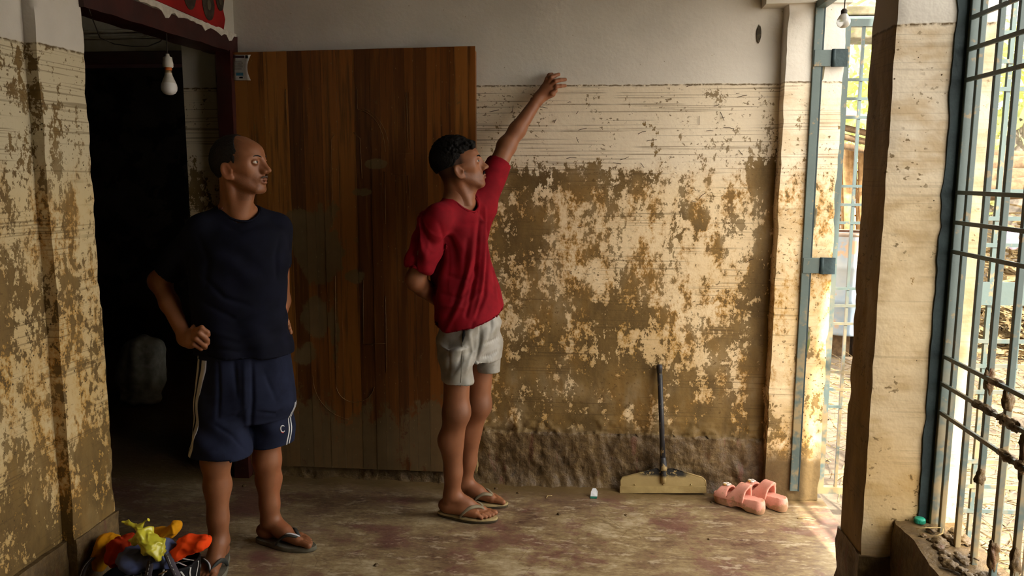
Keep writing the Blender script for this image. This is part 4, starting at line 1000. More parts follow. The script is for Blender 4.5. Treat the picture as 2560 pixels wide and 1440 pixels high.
    lo, hi = bounds(hprim); hv, hq = skin(hprim+ncut, lo, hi, 0.0024, 1)
    hv = hv+normals(hv, hq)*(0.0022*vnoise(hv, 190, 2))[:, None]; np_obj('hair', hv, hq, M_HAIR, person)
    for qq in (-1, 1): brow(T, qq, M_HAIR, person, 0.0030)
    tube('moustache', [T(-0.024, 0.0875, -0.064), T(-0.012, 0.0965, -0.0555), T(0, 0.0985, -0.0535), T(0.012, 0.0965, -0.0555), T(0.024, 0.0875, -0.064)], [0.0016, 0.0034, 0.0028, 0.0034, 0.0016], M_HAIR, person, 8)
    # shirt, pulled up on the reaching side
    slR = shR+(elR-shR)*0.74; slL = shL+(elL-shL)*0.72
    shirt = [loft([row(528, 1110, 1190, 3.27, 0.075, yaw), row(560, 1084, 1212, 3.27, 0.110, yaw), row(620, 1084, 1219, 3.27, 0.122, yaw), row(690, 1086, 1234, 3.27, 0.125, yaw), row(750, 1088, 1250, 3.275, 0.130, yaw), row(810, 1091, 1262, 3.28, 0.146, yaw), row(862, 1094, 1264, 3.285, 0.150, yaw)], 0.03),
             cone(nb+V3(0, 0, -0.015), shR, 0.060, 0.054, 0.04), cone(nb+V3(0, 0, -0.015), shL, 0.062, 0.060, 0.04), cone(shR, slR, 0.056, 0.060, 0.03), cone(shL, slL, 0.066, 0.056, 0.03), cone(shL+V3(0.0, 0.0, -0.02), Pn(1196, 640, 3.36), 0.05, 0.03, 0.05)]
    dS = (slR-shR)/np.linalg.norm(slR-shR); dL_ = (slL-shL)/np.linalg.norm(slL-shL)
    h1, h2, h3 = Pn(1100, 836, 3.14), Pn(1252, 745, 3.42), Pn(1150, 832, 3.12)
    nh = np.cross(h2-h1, V3(0.64, -0.77, -0.05)); nh = nh/np.linalg.norm(nh); nh = -nh if nh[2] > 0 else nh
    def sleeve_cut(c, dr, rad):
        def fn(X, Y, Z):
            a = (X-c[0])*dr[0]+(Y-c[1])*dr[1]+(Z-c[2])*dr[2]
            dist = np.sqrt((X-c[0]-dr[0]*0.1)**2+(Y-c[1]-dr[1]*0.1)**2+(Z-c[2]-dr[2]*0.1)**2)-rad
            return np.where(dist < 0, a, -0.05+0*a)
        return Prim(fn, c-0.25, c+0.25, 0.0, 'i')
    nc = cone(nb+V3(0.022, -0.012, -0.002), nb+V3(0.04, -0.005, 0.2), 0.064, 0.085)
    cuts = [half(h1*0.5+h2*0.5, nh), sleeve_cut(slR, dS, 0.098), sleeve_cut(slL, dL_, 0.12), Prim(lambda X, Y, Z: -nc.fn(X, Y, Z), (-9, -9, -9), (9, 9, 9), 0.0, 'i')]
    A1 = Pn(1205, 520, 3.33)
    def wr(P):
        # pull folds fanning from the raised shoulder down to the near hem
        rel = P-A1; ang = np.arctan2(rel[:, 0]*0.72-rel[:, 1]*0.69, -rel[:, 2]); dist = np.linalg.norm(rel, axis=1)
        w = 0.013*np.sign(np.sin(ang*15+1.2*vnoise(P, 5, 2)))*np.abs(np.sin(ang*15+1.2*vnoise(P, 5, 2)))**1.5*sm01(dist, 0.05, 0.22)*sm01(np.abs(ang+0.25), 0.95, 0.25)
        w += 0.004*vnoise(P, (10, 10, 14), 2, 5)+0.0028*np.sin(P[:, 2]*62+P[:, 0]*45+2*vnoise(P, 8, 1, 2))*sm01(P[:, 0], -0.52, -0.66)
        return w
    so, SV, SQ = cloth('shirt', shirt, cuts, 0.0042, person, M_RED, wr, creases=[
        ([(1203, 515), (1197, 600), (1190, 690), (1165, 790)], -0.016, 0.009), ([(1212, 520), (1210, 620), (1205, 700), (1186, 800)], 0.012, 0.009), ([(1219, 560), (1221, 660), (1213, 740), (1180, 815)], -0.013, 0.009),
        ([(1186, 560), (1178, 650), (1150, 760), (1115, 828)], 0.010, 0.011), ([(1168, 600), (1160, 680), (1130, 770), (1105, 815)], -0.008, 0.010), ([(1098, 560), (1112, 600), (1110, 660)], -0.006, 0.010), ([(1120, 690), (1170, 700), (1200, 655)], -0.006, 0.009),
        ([(1105, 735), (1150, 745), (1196, 700)], -0.007, 0.009), ([(1105, 765), (1160, 770), (1210, 715)], 0.007, 0.010), ([(1060, 560), (1050, 610), (1042, 640)], -0.003, 0.010), ([(1075, 575), (1068, 620), (1062, 645)], 0.003, 0.010), ([(1232, 640), (1236, 700), (1240, 745)], 0.006, 0.010)])
    tr = BVHTree.FromPolygons([Vector(v) for v in SV], [tuple(k) for k in SQ]); loop = []
    for i in range(40):
        a = 2*math.pi*i/40; h = tr.find_nearest(Vector((nb[0]+0.022+0.068*math.cos(a), nb[1]-0.012+0.068*math.sin(a), nb[2]+0.01))); loop.append(h[0]+Vector((0, 0, -0.002)))
    loop = [sum((loop[(i+j) % 40] for j in (-2, -1, 0, 1, 2)), Vector())/5 for i in range(40)]
    bm = bmesh.new(); bm_tube(bm, loop+loop[:2], 0.0046, 8, True); bm_obj('collar', bm, M_RED, person, True)
    # satin shorts
    lz = lambda py, pl, pr, Y, b_: row(py, pl, pr, Y, b_, math.radians(20))
    sh = [loft([row(760, 1104, 1242, 3.285, 0.115, yaw), row(840, 1098, 1251, 3.285, 0.126, yaw), row(895, 1099, 1250, 3.285, 0.122, yaw)], 0.03),
          loft([lz(860, 1097, 1178, 3.21, 0.105), lz(915, 1099, 1184, 3.205, 0.105), lz(1000, 1104, 1187, 3.20, 0.100)], 0.016), loft([lz(860, 1172, 1252, 3.37, 0.10), lz(900, 1180, 1252, 3.37, 0.10), lz(960, 1186, 1247, 3.375, 0.095)], 0.010)]
    hz1 = Pn(1145, 968, 3.10)[2]; hz2 = Pn(1216, 936, 3.28)[2]
    pm = Pn(1184, 950, 3.28); dv = V3(0.77, 0.64, 0)
    def hemf(X, Y, Z): return np.where((X-pm[0])*0.70+(Y-pm[1])*0.71 < 0, hz1-Z+0*X+0*Y, hz2-Z+0*X+0*Y)
    def wr2(P):
        w = 0.006*np.sin(P[:, 0]*60-P[:, 2]*55+2.5*vnoise(P, 6, 2, 7))*sm01(np.abs(vnoise(P, 5, 1, 8)), 0.05, 0.45)+0.004*vnoise(P, (16, 16, 8), 2, 3)
        return w+0.003*np.sin(P[:, 0]*120+P[:, 1]*90)*sm01(P[:, 2], 0.80, 0.95)
    so, SV, SQ = cloth('shorts', sh, [Prim(hemf, (-9, -9, -9), (9, 9, 9), 0.0, 'i'), half((0, 0, Pn(1170, 765, 3.28)[2]), (0, 0, 1))], 0.0042, person, M_GREY, wr2, creases=[
        ([(1203, 790), (1200, 850), (1188, 925)], -0.010, 0.009), ([(1160, 872), (1150, 905), (1132, 935)], -0.006, 0.008), ([(1172, 830), (1180, 880), (1165, 930)], 0.006, 0.009), ([(1208, 862), (1230, 852), (1248, 842)], -0.006, 0.008), ([(1205, 892), (1228, 888), (1246, 876)], -0.006, 0.008), ([(1225, 775), (1228, 820), (1220, 860)], -0.005, 0.008), ([(1120, 850), (1122, 910), (1120, 955)], -0.004, 0.009), ([(1198, 925), (1215, 908), (1238, 902)], 0.005, 0.009)])
    tr = BVHTree.FromPolygons([Vector(v) for v in SV], [tuple(k) for k in SQ])
    def onto(px, py, off=0.0015):
        d = (Vector(Pn(px, py, 2.5))-CAM).normalized(); h = tr.ray_cast(CAM, d); return (h[0] if h[0] is not None else Vector(Pn(px, py, 3.15)))-d*off
    tube('pocket', [onto(1161, 822), onto(1159, 838), onto(1156, 856)], [0.002, 0.0065, 0.001], M_SLOT, person, 8, True, (1, 1))
    tube('seam', [onto(1156-3*t-7*t*t*0.3, 858+108*t, -0.0002) for t in np.linspace(0, 1, 12)], 0.0016, cloth_mat('shorts_seam', S(120, 114, 100), S(100, 96, 84)), person, 6)
    flipflop('flip_flop', anR, dR, mR, person, M_FLIPB, M_FLIPE, M_STRAPB, 0.0005, None, 0.99); flipflop('flip_flop', anL, dL, mL, person, M_FLIPB, M_FLIPE, M_STRAPB, 0.0005, None, 0.99)
young_man()
# ------------------------------------------------------------------ things in the room
# door leaf folded back against the far wall, faced with laminated strips
def wood_mat():
    b = NB('laminated_teak_door', 0.42, 0.4); X = b.xyz(); u, z = X[0], X[2]; r = b.rand()
    base = b.ramp(r, [(0.0, S(84, 46, 17)), (0.35, S(112, 64, 24)), (0.65, S(134, 82, 32)), (1.0, S(158, 104, 48))])
    gv = b.n.new('ShaderNodeCombineXYZ'); b.set(gv.inputs[0], b.mul(u, 46)); b.set(gv.inputs[1], b.mul(r, 40)); b.set(gv.inputs[2], b.mul(z, 2.2))
    g = b.noise(gv.outputs[0], scale=1.0, detail=4, rough=0.62)
    c = b.mix(b.mul(b.ss(g, 0.48, 0.68), 0.65), base, S(46, 22, 8)); c = b.mix(b.mul(b.ss(g, 0.44, 0.30), 0.3), c, S(150, 98, 44))
    n1 = b.noise(b.map(scale=(1, 1, 0.5)), scale=7, detail=5, rough=0.62, dist=0.6)
    f = b.add(n1, -0.70, b.mul(b.ss(z, 0.62, 0.22), 0.45))
    for px, py, rx, ry, amt in ((760, 590, 95, 70, 0.20), (800, 650, 70, 70, 0.22), (820, 530, 40, 45, 0.14), (870, 610, 40, 40, 0.10), (745, 545, 40, 30, 0.2), (790, 790, 50, 60, 0.22), (760, 880, 40, 40, 0.20), (890, 690, 30, 20, 0.2), (840, 820, 16, 130, 0.16), (940, 410, 34, 14, 0.26), (905, 480, 30, 12, 0.2)):
        p = at(px, py, 3.64); f = b.add(f, b.mul(b.blob(u, z, p.x, p.z, rx*3.65/2000, ry*3.65/2000), amt*2.1))
    n5 = b.noise(b.map(scale=(1, 1, 0.6), rot=(0, 0.5, 0)), scale=26, detail=5, rough=0.7, dist=0.8)
    mud = b.ss(b.add(f, b.mul(b.math('SUBTRACT', n5, 0.52), 0.95)), 0.0, 0.12)
    c = b.mix(b.mul(mud, 0.78), c, b.mix(b.noise(scale=16, detail=4), S(118, 100, 66), S(90, 74, 46)))
    c = b.mix(b.mul(b.ss(b.vor(b.map(scale=(1, 1, 0.5)), 40), 0.10, 0.05), 0.5), c, S(150, 128, 90))
    return b.out(c, b.add(0.40, b.mul(mud, 0.35)))
M_WOOD = wood_mat()
M_GROOVE = plain('dusty_groove', S(136, 106, 66), S(96, 68, 36), 0.7, 30, 0)
def door():
    y0 = 3.628
    tl, tr_, br = at(592, 131, y0), at(1187, 115, y0), at(1196, 1183, y0)
    xl, xr = tl.x-0.02, tr_.x+0.002; zb = br.z; zt = lambda x: tl.z+(tr_.z-tl.z)*(x-tl.x)/(tr_.x-tl.x)
    d = empty('door_1', (xl, y0, zb)); tag(d, 'brown laminated wooden door leaf folded back against the back wall', 'door', kind='structure')
    box('core_panel', xl, xr, y0+0.004, y0+0.036, zb, min(zt(xl), zt(xr))-0.004, M_WOOD, d)
    rnd = random.Random(11); x = xl
    while x < xr-0.02:
        w = rnd.uniform(0.040, 0.085); x1 = min(x+w, xr)
        if xr-x1 < 0.03: x1 = xr
        dp = rnd.uniform(0, 0.0014); bm = bmesh.new()
        vs = [bm.verts.new(v) for v in ((x, y0+dp, zb), (x1-0.0006, y0+dp, zb), (x1-0.0006, y0+dp, zt(x1)), (x, y0+dp, zt(x)), (x, y0+0.005, zb), (x1-0.0006, y0+0.005, zb), (x1-0.0006, y0+0.005, zt(x1)), (x, y0+0.005, zt(x)))]
        for f in ((0, 1, 2, 3), (4, 7, 6, 5), (0, 4, 5, 1), (1, 5, 6, 2), (2, 6, 7, 3), (3, 7, 4, 0)): bm.faces.new([vs[i] for i in f])
        bm_obj('plank', bm, M_WOOD, d); x = x1
    def line(pts, r=0.0016): tube('groove', [at(px, py, y0-0.0003) for px, py in pts], r, M_GROOVE, d, 6, True, (1, 0.6))
    arc = lambda cx, cy, rx, ry, a0, a1, n=12: [(cx+rx*math.cos(math.radians(a0+(a1-a0)*i/n)), cy-ry*math.sin(math.radians(a0+(a1-a0)*i/n))) for i in range(n+1)]
    line([(893, 222), (893, 272)]+arc(893, 380, 70, 105, 82, 0)); line([(899, 280)]+arc(893, 382, 80, 112, 80, 4), 0.0012)
    line([(714, 222), (717, 312)]); line([(1016, 230), (1020, 372)]); line([(1022, 230), (1026, 372)], 0.0011)
    line([(832, 560), (828, 350), (836, 336)]); line([(884, 331), (900, 346), (905, 446)]); line([(962, 430), (964, 560)]); line([(1020, 440), (1024, 500)], 0.0012)
    line([(752, 383), (786, 383)], 0.001); line([(980, 384), (1030, 384)], 0.001); line([(984, 438), (1018, 438)], 0.001)
    line([(838, 690), (840, 960)]+arc(888, 960, 48, 46, 180, 350, 14), 0.0022); line([(964, 740), (966, 930)]); line([(908, 700), (908, 860)], 0.0011); line([(912, 862), (964, 858)], 0.0016)
    line([(780, 940)]+arc(890, 940, 108, 110, 180, 260, 10), 0.0014)
    # mud crusted on the lower free edge
    rough_box('mud_crust', xr-0.006, xr+0.004, y0-0.004, y0+0.036, zb, 0.46, M_CAKED, 0.012, 0.006, 26, d)
    # torn paper label
    pl = []; 
    for i in range(9):
        t = i/8; yb = y0-0.004-0.016*math.sin(t*2.6)**2*(0.4+0.6*t)
        for j in range(6):
            s_ = j/5; wid = 44-10*math.sin(t*math.pi)*0.9; p = at(583+wid*s_, 137+64*t, yb-0.014*s_*s_*math.sin(t*3)); pl.append(p)
    fc = [(i*6+j, i*6+j+1, i*6+7+j, i*6+6+j) for i in range(8) for j in range(5)]
    pm = plain('label_paper', S(206, 204, 198), S(188, 184, 176), 0.8, 40, 0)
    p = mesh_obj('paper_label', pl, fc, pm, None, True); md = p.modifiers.new('thickness', 'SOLIDIFY'); md.thickness = 0.0008
    tag(p, 'small torn paper label curling at the top corner of the door', 'label')
    def strip(px0, px1, py0, py1, mat, nm):
        n = 8; V = []
        for i in range(n+1):
            for py in (py0, py1):
                t = (py-137)/64; wid = 44-10*math.sin(t*math.pi)*0.9; px = px0+(px1-px0)*i/n; s_ = (px-583)/wid
                yb = y0-0.004-0.016*math.sin(t*2.6)**2*(0.4+0.6*t); V.append(at(px, py, yb-0.014*s_*s_*math.sin(t*3)-0.0012))
        o = mesh_obj(nm, V, [(2*i, 2*i+2, 2*i+3, 2*i+1) for i in range(n)], mat, p, True)
    ink = plain('dark_print', S(60, 30, 30), S(50, 40, 50), 0.8, 30, 0); blue = plain('blue_print', S(60, 120, 150), S(70, 130, 160), 0.8, 30, 0)
    strip(584, 611, 139, 145, ink, 'printed_heading'); strip(613, 620, 138, 146, M_SLOT, 'printed_square'); strip(590, 608, 182, 189, blue, 'printed_band'); strip(598, 607, 192, 196, M_SLOT, 'printed_mark')
    for k in range(5): strip(585, 604+(k % 2)*3, 152+k*5, 153.2+k*5, ink, 'printed_line')
door()

# floor squeegee leaning on the skirting
def squeegee():
    mud = plain('mud_coated_squeegee', S(170, 148, 98), S(150, 128, 82), 0.8, 16, 0.35)
    b = NB('squeegee_blade_plastic', 0.7, 0.3); n = b.noise(b.map(scale=(1, 1, 1.6)), scale=34, detail=5, rough=0.7); X = b.xyz()
    top = b.mul(b.ss(X[2], 0.078, 0.098), b.ss(b.math('ABSOLUTE', b.math('SUBTRACT', X[0], 0.375)), 0.135, 0.085))
    c = b.mix(b.mul(top, b.ss(n, 0.40, 0.48)), b.mix(b.noise(scale=18, detail=4), S(172, 150, 100), S(150, 128, 84)), S(38, 36, 34)); b.bump(n, 0.3, 0.003); mplate = b.out(c)
    b = NB('black_handle_with_mud', 0.45, 0.4); X = b.xyz(); n = b.noise(b.map(scale=(1, 1, 0.6)), scale=60, detail=4, rough=0.65)
    c = b.mix(b.math('MAXIMUM', b.ss(b.add(n, b.mul(b.ss(X[2], 0.2, 0.10), 0.22)), 0.60, 0.68), 0.0), S(44, 44, 48), S(150, 130, 90)); mh = b.out(c)
    Y = 3.602
    base = atz(1658, 1233, 0.001); e = empty('floor_squeegee', (base.x, Y, 0)); tag(e, 'mud coated floor squeegee with black handle propped on the back wall', 'squeegee')
    tilt = 0.10
    def P(px, py, off=0.0):
        p = at(px, py, Y); return Vector((p.x, Y+tilt*max(0, p.z)+off, p.z))
    def plate(name, pts, th, mat, off=0):
        bm = bmesh.new(); f = [bm.verts.new(P(x, y, off)) for x, y in pts]; g = [bm.verts.new(P(x, y, off)+Vector((0, th, 0))) for x, y in pts]
        bm.faces.new(f); bm.faces.new(g[::-1]); n = len(pts)
        for i in range(n): bm.faces.new((f[i], g[i], g[(i+1) % n], f[(i+1) % n]))
        bmesh.ops.bevel(bm, geom=[ed for ed in bm.edges if all(v in f for v in ed.verts)], offset=0.002, segments=2, affect='EDGES')
        return bm_obj(name, bm, mat, e)
    top = [(1552, 1203), (1556, 1196), (1630, 1178), (1643, 1175), (1652, 1180), (1664, 1180), (1674, 1176), (1683, 1175), (1757, 1196), (1764, 1203), (1765, 1217)]
    plate('head_plate', [(1551, 1217)]+top, 0.014, mplate, 0.0)
    plate('rubber_blade', [(1549, 1216), (1549, 1233), (1766, 1233), (1766, 1216)], 0.02, mud, -0.003)
    tube('rim', [P(x, y, 0.002) for x, y in [(1552, 1214)]+top[:4]], 0.0032, mplate, e, 8); tube('rim', [P(x, y, 0.002) for x, y in top[7:]], 0.0032, mplate, e, 8)
    for px in (1587, 1658, 1728):
        p = P(px, 1212, -0.002); bm = bmesh.new(); bmesh.ops.create_uvsphere(bm, u_segments=10, v_segments=6, radius=0.004); bmesh.ops.translate(bm, verts=bm.verts, vec=p); bm_obj('rivet', bm, mplate, e, True)
    tube('socket', [P(1659, 1208, -0.002), P(1659, 1190, -0.004), P(1659, 1174, -0.004)], [0.0125, 0.0125, 0.0125], mplate, e, 16)
    tube('collar', [P(1659, 1177, -0.004), P(1659, 1172, -0.004), P(1658, 1155, -0.002), P(1658, 1150, -0.002), P(1658, 1146, -0.002)], [0.0165, 0.0175, 0.0165, 0.0150, 0.0135], mh, e, 16)
    tube('handle', [P(1658, 1152, -0.002), P(1655, 1040, 0), P(1652, 928, 0)], 0.0122, mh, e, 16); tube('grip_end', [P(1652, 940, 0), P(1652, 924, 0), P(1652, 919, 0)], [0.0130, 0.0134, 0.011], mh, e, 16)
squeegee()

# pink platform sandals
def sandals():
    b = NB('pink_foam', 0.6, 0.35); z = b.xyz()[2]; n = b.noise(scale=26, detail=5, rough=0.65)
    c = b.mix(b.noise(scale=120, detail=2), S(232, 166, 146), S(218, 148, 130))
    c = b.mix(b.mul(b.ss(b.add(n, b.mul(b.ss(z, 0.055, 0.0), 0.30)), 0.56, 0.72), 0.75), c, S(150, 122, 82)); c = b.mix(b.ss(b.noise(b.map(loc=(3, 3, 3)), scale=60, detail=3), 0.70, 0.74), c, S(112, 84, 54))
    b.bump(b.vor(scale=320), 0.25, 0.001); mp = b.out(c)
    b = NB('peach_footbed', 0.7, 0.3); mf = b.out(b.mix(b.noise(scale=30, detail=4), S(226, 158, 124), S(212, 142, 108)))
    mc = plain('white_charm', S(236, 230, 224), S(214, 200, 186), 0.3, 30, 0); mg = plain('gilt_charm', S(200, 160, 90), S(170, 130, 70), 0.35, 30, 0)
    hw = lambda x: 0.0385+0.0085*np.clip((x-0.0)/0.08, -1, 1)-0.004*np.exp(-((x-0.0)/0.03)**2)
    def sole_fn(X, Y, Z):
        xe = np.clip(X, -0.088, 0.082); w = hw(xe); r = np.sqrt((X-xe)**2*1.0+(Y)**2) ; tap = np.where(np.abs(X-xe) > 0, r-w, np.abs(Y)-w)
        top = 0.058+0.010*np.clip(-X/0.1, -1, 1)-0.006*(1-np.clip(np.abs(Y)/w, 0, 1)**4)
        d2 = np.maximum(Z-top, 0.0-Z)
        return np.maximum(tap+0.006*(np.clip((Z-0.03)/0.03, -1, 1))**2, d2)
    S1 = Prim(sole_fn, (-0.14, -0.06, 0.0), (0.14, 0.06, 0.07), 0.0)
    arch = Prim(lambda X, Y, Z: np.sqrt(((X+0.010)/1.3)**2+(Z+0.018)**2)-0.030+0*Y, (-0.08, -0.07, -0.05), (0.06, 0.07, 0.02), 0.006, 's')
    def strap_fn(x0, x1, hh, lean):
        def fn(X, Y, Z):
            xx = X-lean*(Z-0.05); w = hw(np.clip(X, -0.088, 0.082))*1.04+0*Y
            q = np.sqrt((Y/w)**2+((np.maximum(Z, 0.04)-0.04)/hh)**2); sh = np.abs(q-1)*np.minimum(w, hh)-0.0048
            m = (x0+x1)/2; hl = (x1-x0)/2+0.020*np.clip((0.09-Z)/0.05, 0, 1)*0.8
            return np.maximum(np.maximum(sh, np.abs(xx-m)-hl), 0.035-Z)
        return fn
    st2 = Prim(strap_fn(-0.020, 0.034, 0.068, -0.45), (-0.10, -0.06, 0.03), (0.10, 0.06, 0.13), 0.004); st1 = Prim(strap_fn(0.058, 0.090, 0.042, -0.2), (0.03, -0.06, 0.03), (0.13, 0.06, 0.10), 0.004)
    for k, (heel, toe, lab) in enumerate((((1898, 1268), (1806, 1238), 'near pink platform sandal with a white charm, left of its pair'), ((1955, 1262), (1868, 1229), 'far pink platform sandal by the pilaster, right of its pair'))):
        a, t = V3(tuple(atz(*heel, 0.03))), V3(tuple(atz(*toe, 0.03))); c = (a+t)/2; d = t-a; d[2] = 0; d /= np.linalg.norm(d); m = V3(-d[1], d[0], 0)
        Rm = np.stack([d, m, V3(0, 0, 1)], 1); c[2] = 0.002; W = lambda V: V*1.0@Rm.T+c
        e = empty('platform_sandal', tuple(c)); tag(e, lab, 'sandal', 'pair of pink sandals')
        sv, sq = skin([S1, arch], (-0.15, -0.065, -0.006), (0.15, 0.065, 0.085), 0.0026, 2); np_obj('sole', W(sv), sq, mp, e)
        N = normals(sv, sq); 
        t_ = np.linspace(0, 2*math.pi, 40, endpoint=False); ring = []
        for a_ in t_:
            x = 0.118*math.cos(a_); y = (float(hw(np.clip(x, -0.088, 0.082)))-0.006)*math.copysign(abs(math.sin(a_))**0.6, math.sin(a_)); ring.append((x, y))
        V = [W(np.array([[x*q, y*q, 0.0535+0.010*np.clip(-x*q/0.1, -1, 1)-0.004*(1-q**4)]]))[0] for q in (0.93, 0.85, 0.65, 0.4) for x, y in ring]; n = 40
        mesh_obj('footbed', V, [(r_*n+i, r_*n+(i+1) % n, (r_+1)*n+(i+1) % n, (r_+1)*n+i) for r_ in range(3) for i in range(n)]+[tuple(range(3*n, 4*n))], mf, e, True)
        for nm, st in (('rear_strap', st2), ('front_strap', st1)):
            v, q_ = skin([st], st.lo-0.01, st.hi+0.01, 0.0024, 5); np_obj(nm, W(v), q_, mp, e)
        for j in range(5):
            an = j*2*math.pi/5; p = W(np.array([[0.070+0.011*math.cos(an), 0.002+0.012*math.sin(an), 0.088]]))[0]; bm = bmesh.new(); bmesh.ops.create_uvsphere(bm, u_segments=12, v_segments=8, radius=0.009); bmesh.ops.scale(bm, vec=(1, 1, 0.55), verts=bm.verts); bmesh.ops.translate(bm, verts=bm.verts, vec=Vector(p)); bm_obj('charm_petal', bm, mc if j != 1 else mg, e, True)
sandals()

# hanging lamps
M_PLW = plain('white_lamp_plastic', S(206, 200, 188), S(190, 184, 170), 0.4, 30, 0.1)
M_FROST = plain('frosted_bulb', S(228, 226, 222), S(216, 214, 210), 0.3, 10, 0)
M_BRASS = plain('lamp_cap_metal', S(176, 150, 110), S(140, 116, 80), 0.3, 30, 0, metal=0.8)
M_ORANGE = plain('orange_band', S(206, 110, 36), S(186, 92, 28), 0.5, 40, 0)
M_WIRE = plain('grimy_wire', S(60, 50, 40), S(40, 34, 28), 0.7, 30, 0)
def led_lamp():
    p = at(424, 238, 3.05); e = empty('hanging_lamp', p); tag(e, 'white bulb hanging on a wire in the dark doorway', 'lamp')
    prof = [(0, 0), (0.012, 0.0015), (0.022, 0.007), (0.0285, 0.017), (0.0305, 0.029), (0.0285, 0.041), (0.0255, 0.0475)]
    lathe('globe', prof, p, M_FROST, e); lathe('bulb_body', [(0.0262, 0.046), (0.0215, 0.058), (0.0165, 0.070), (0.0140, 0.078), (0.0135, 0.084)], p, M_PLW, e)
    lathe('cap', [(0.0128, 0.083), (0.0128, 0.096), (0.011, 0.098)], p, M_BRASS, e); lathe('orange_band', [(0.0135, 0.0935), (0.0142, 0.095), (0.0142, 0.106), (0.0135, 0.108)], p, M_ORANGE, e)
    lathe('holder', [(0.0165, 0.104), (0.0195, 0.108), (0.0195, 0.120), (0.0175, 0.130), (0.0165, 0.143), (0.008, 0.147), (0.0065, 0.156), (0, 0.157)], p, M_PLW, e)
    tube('wire', [p+Vector((0, 0, 0.150)), p+Vector((-0.006, 0.01, 0.20)), at(417, 110, 3.10), at(416, 75, 3.14), at(420, 55, 3.20)], 0.0022, M_WIRE, e, 6)
led_lamp()
def clear_lamp():
    p = at(2108, 70, 3.05); e = empty('hanging_lamp', p); tag(e, 'small clear glass bulb hanging by the open gate', 'lamp')
    b = NB('thin_lamp_glass', 0.12, 0.5); b.b.inputs['Transmission Weight'].default_value = 0.45; gl = b.out(S(206, 204, 198))
    lathe('globe', [(0, 0), (0.010, 0.001), (0.019, 0.007), (0.0235, 0.018), (0.022, 0.030), (0.015, 0.042), (0.010, 0.049)], p, gl, e); lathe('cap', [(0.0105, 0.047), (0.0110, 0.060), (0.006, 0.066), (0, 0.067)], p, M_WIRE, e)
    tube('wire', [p+Vector((0, 0, 0.064)), p+Vector((0.002, 0, 0.16)), p+Vector((0, 0, 0.28))], 0.002, M_WIRE, e, 6)
clear_lamp()
w = tube('loose_wire', [(wl(2.66)+0.004, 2.66, 2.02)]+[at(a, b_, 3.3) for a, b_ in ((250, 95), (285, 110), (330, 116), (370, 116), (400, 104))]+[at(430, 70, 3.2)], 0.0022, M_WIRE, None, 6); tag(w, 'sagging loose wire across the top of the doorway', 'wire')

# red painted patch with drop motifs and torn plaster edge over the doorway
def red_patch():
    e = mesh_obj('painted_patch', *patch_geo([(2.90, 2.140), (3.15, 2.130), (3.40, 2.120), (3.575, 2.108), (3.595, 2.16), (3.58, 2.20), (3.60, 2.26), (3.59, 2.40), (3.30, 2.42), (2.90, 2.40)], 0.004), plain('red_wall_paint', S(150, 14, 12), S(126, 8, 8), 0.6, 6, 0.2)); tag(e, 'bright red painted patch with dark drop shapes above the doorway', 'wall painting')
    for yy, zz, s_ in ((3.13, 2.235, 0.046), (3.30, 2.220, 0.050), (3.45, 2.205, 0.050), (3.55, 2.24, 0.034)):
        pts = [(yy+s_*math.cos(a)*(1 if math.sin(a) < 0 else 1-0.55*math.sin(a)), zz+s_*1.5*math.sin(a)) for a in np.linspace(0, 2*math.pi, 24, endpoint=False)]
        mesh_obj('drop_motif', *patch_geo(pts, 0.007), plain('dark_drop_paint', S(44, 34, 26), S(66, 56, 44), 0.7, 20, 0.3), e)
        pts = [(yy+0.3*s_*math.cos(a), zz+0.45*s_*math.sin(a)-0.01) for a in np.linspace(0, 2*math.pi, 14, endpoint=False)]
        mesh_obj('drop_centre', *patch_geo(pts, 0.009), plain('drop_centre_paint', S(92, 84, 66), S(70, 60, 46), 0.7, 20, 0.3), e)
    rnd = random.Random(4); top = []; bot = []
    for i in range(46):
        y = 2.64+1.03*i/45; zt = 2.122-0.012*i/45+rnd.uniform(-0.003, 0.003); zb = zt-0.012-max(0, mnoise.noise(Vector((y*14, 3, 1))))*0.055-rnd.uniform(0, 0.008); top.append((y, zt)); bot.append((y, zb))
    V = []; Fc = []
    for (y, zt), (_, zb) in zip(top, bot):
        for z in (zt, zb): V.append((wl(y)+0.016, y, z))
    for (y, zt), (_, zb) in zip(top, bot):
        for z in (zt, zb): V.append((wl(y)-0.002, y, z))
    n = len(top)
    for i in range(n-1): Fc += [(2*i, 2*i+2, 2*i+3, 2*i+1), (2*n+2*i, 2*n+2*i+1, 2*n+2*i+3, 2*n+2*i+2), (2*i, 2*n+2*i, 2*n+2*i+2, 2*i+2), (2*i+1, 2*i+3, 2*n+2*i+3, 2*n+2*i+1)]
    p = mesh_obj('plaster_edge', V, Fc, plain('torn_white_plaster', S(206, 200, 186), S(180, 172, 156), 0.85, 30, 0.4)); tag(p, 'ragged white plaster strip along the top of the maroon frame', 'plaster')
def patch_geo(pts, off):
    n = len(pts); V = [(wl(y)+off, y, z) for y, z in pts]+[(wl(y)-0.001, y, z) for y, z in pts]
    return V, [tuple(range(n))]+[(i, n+i, n+(i+1) % n, (i+1) % n) for i in range(n)]
red_patch()

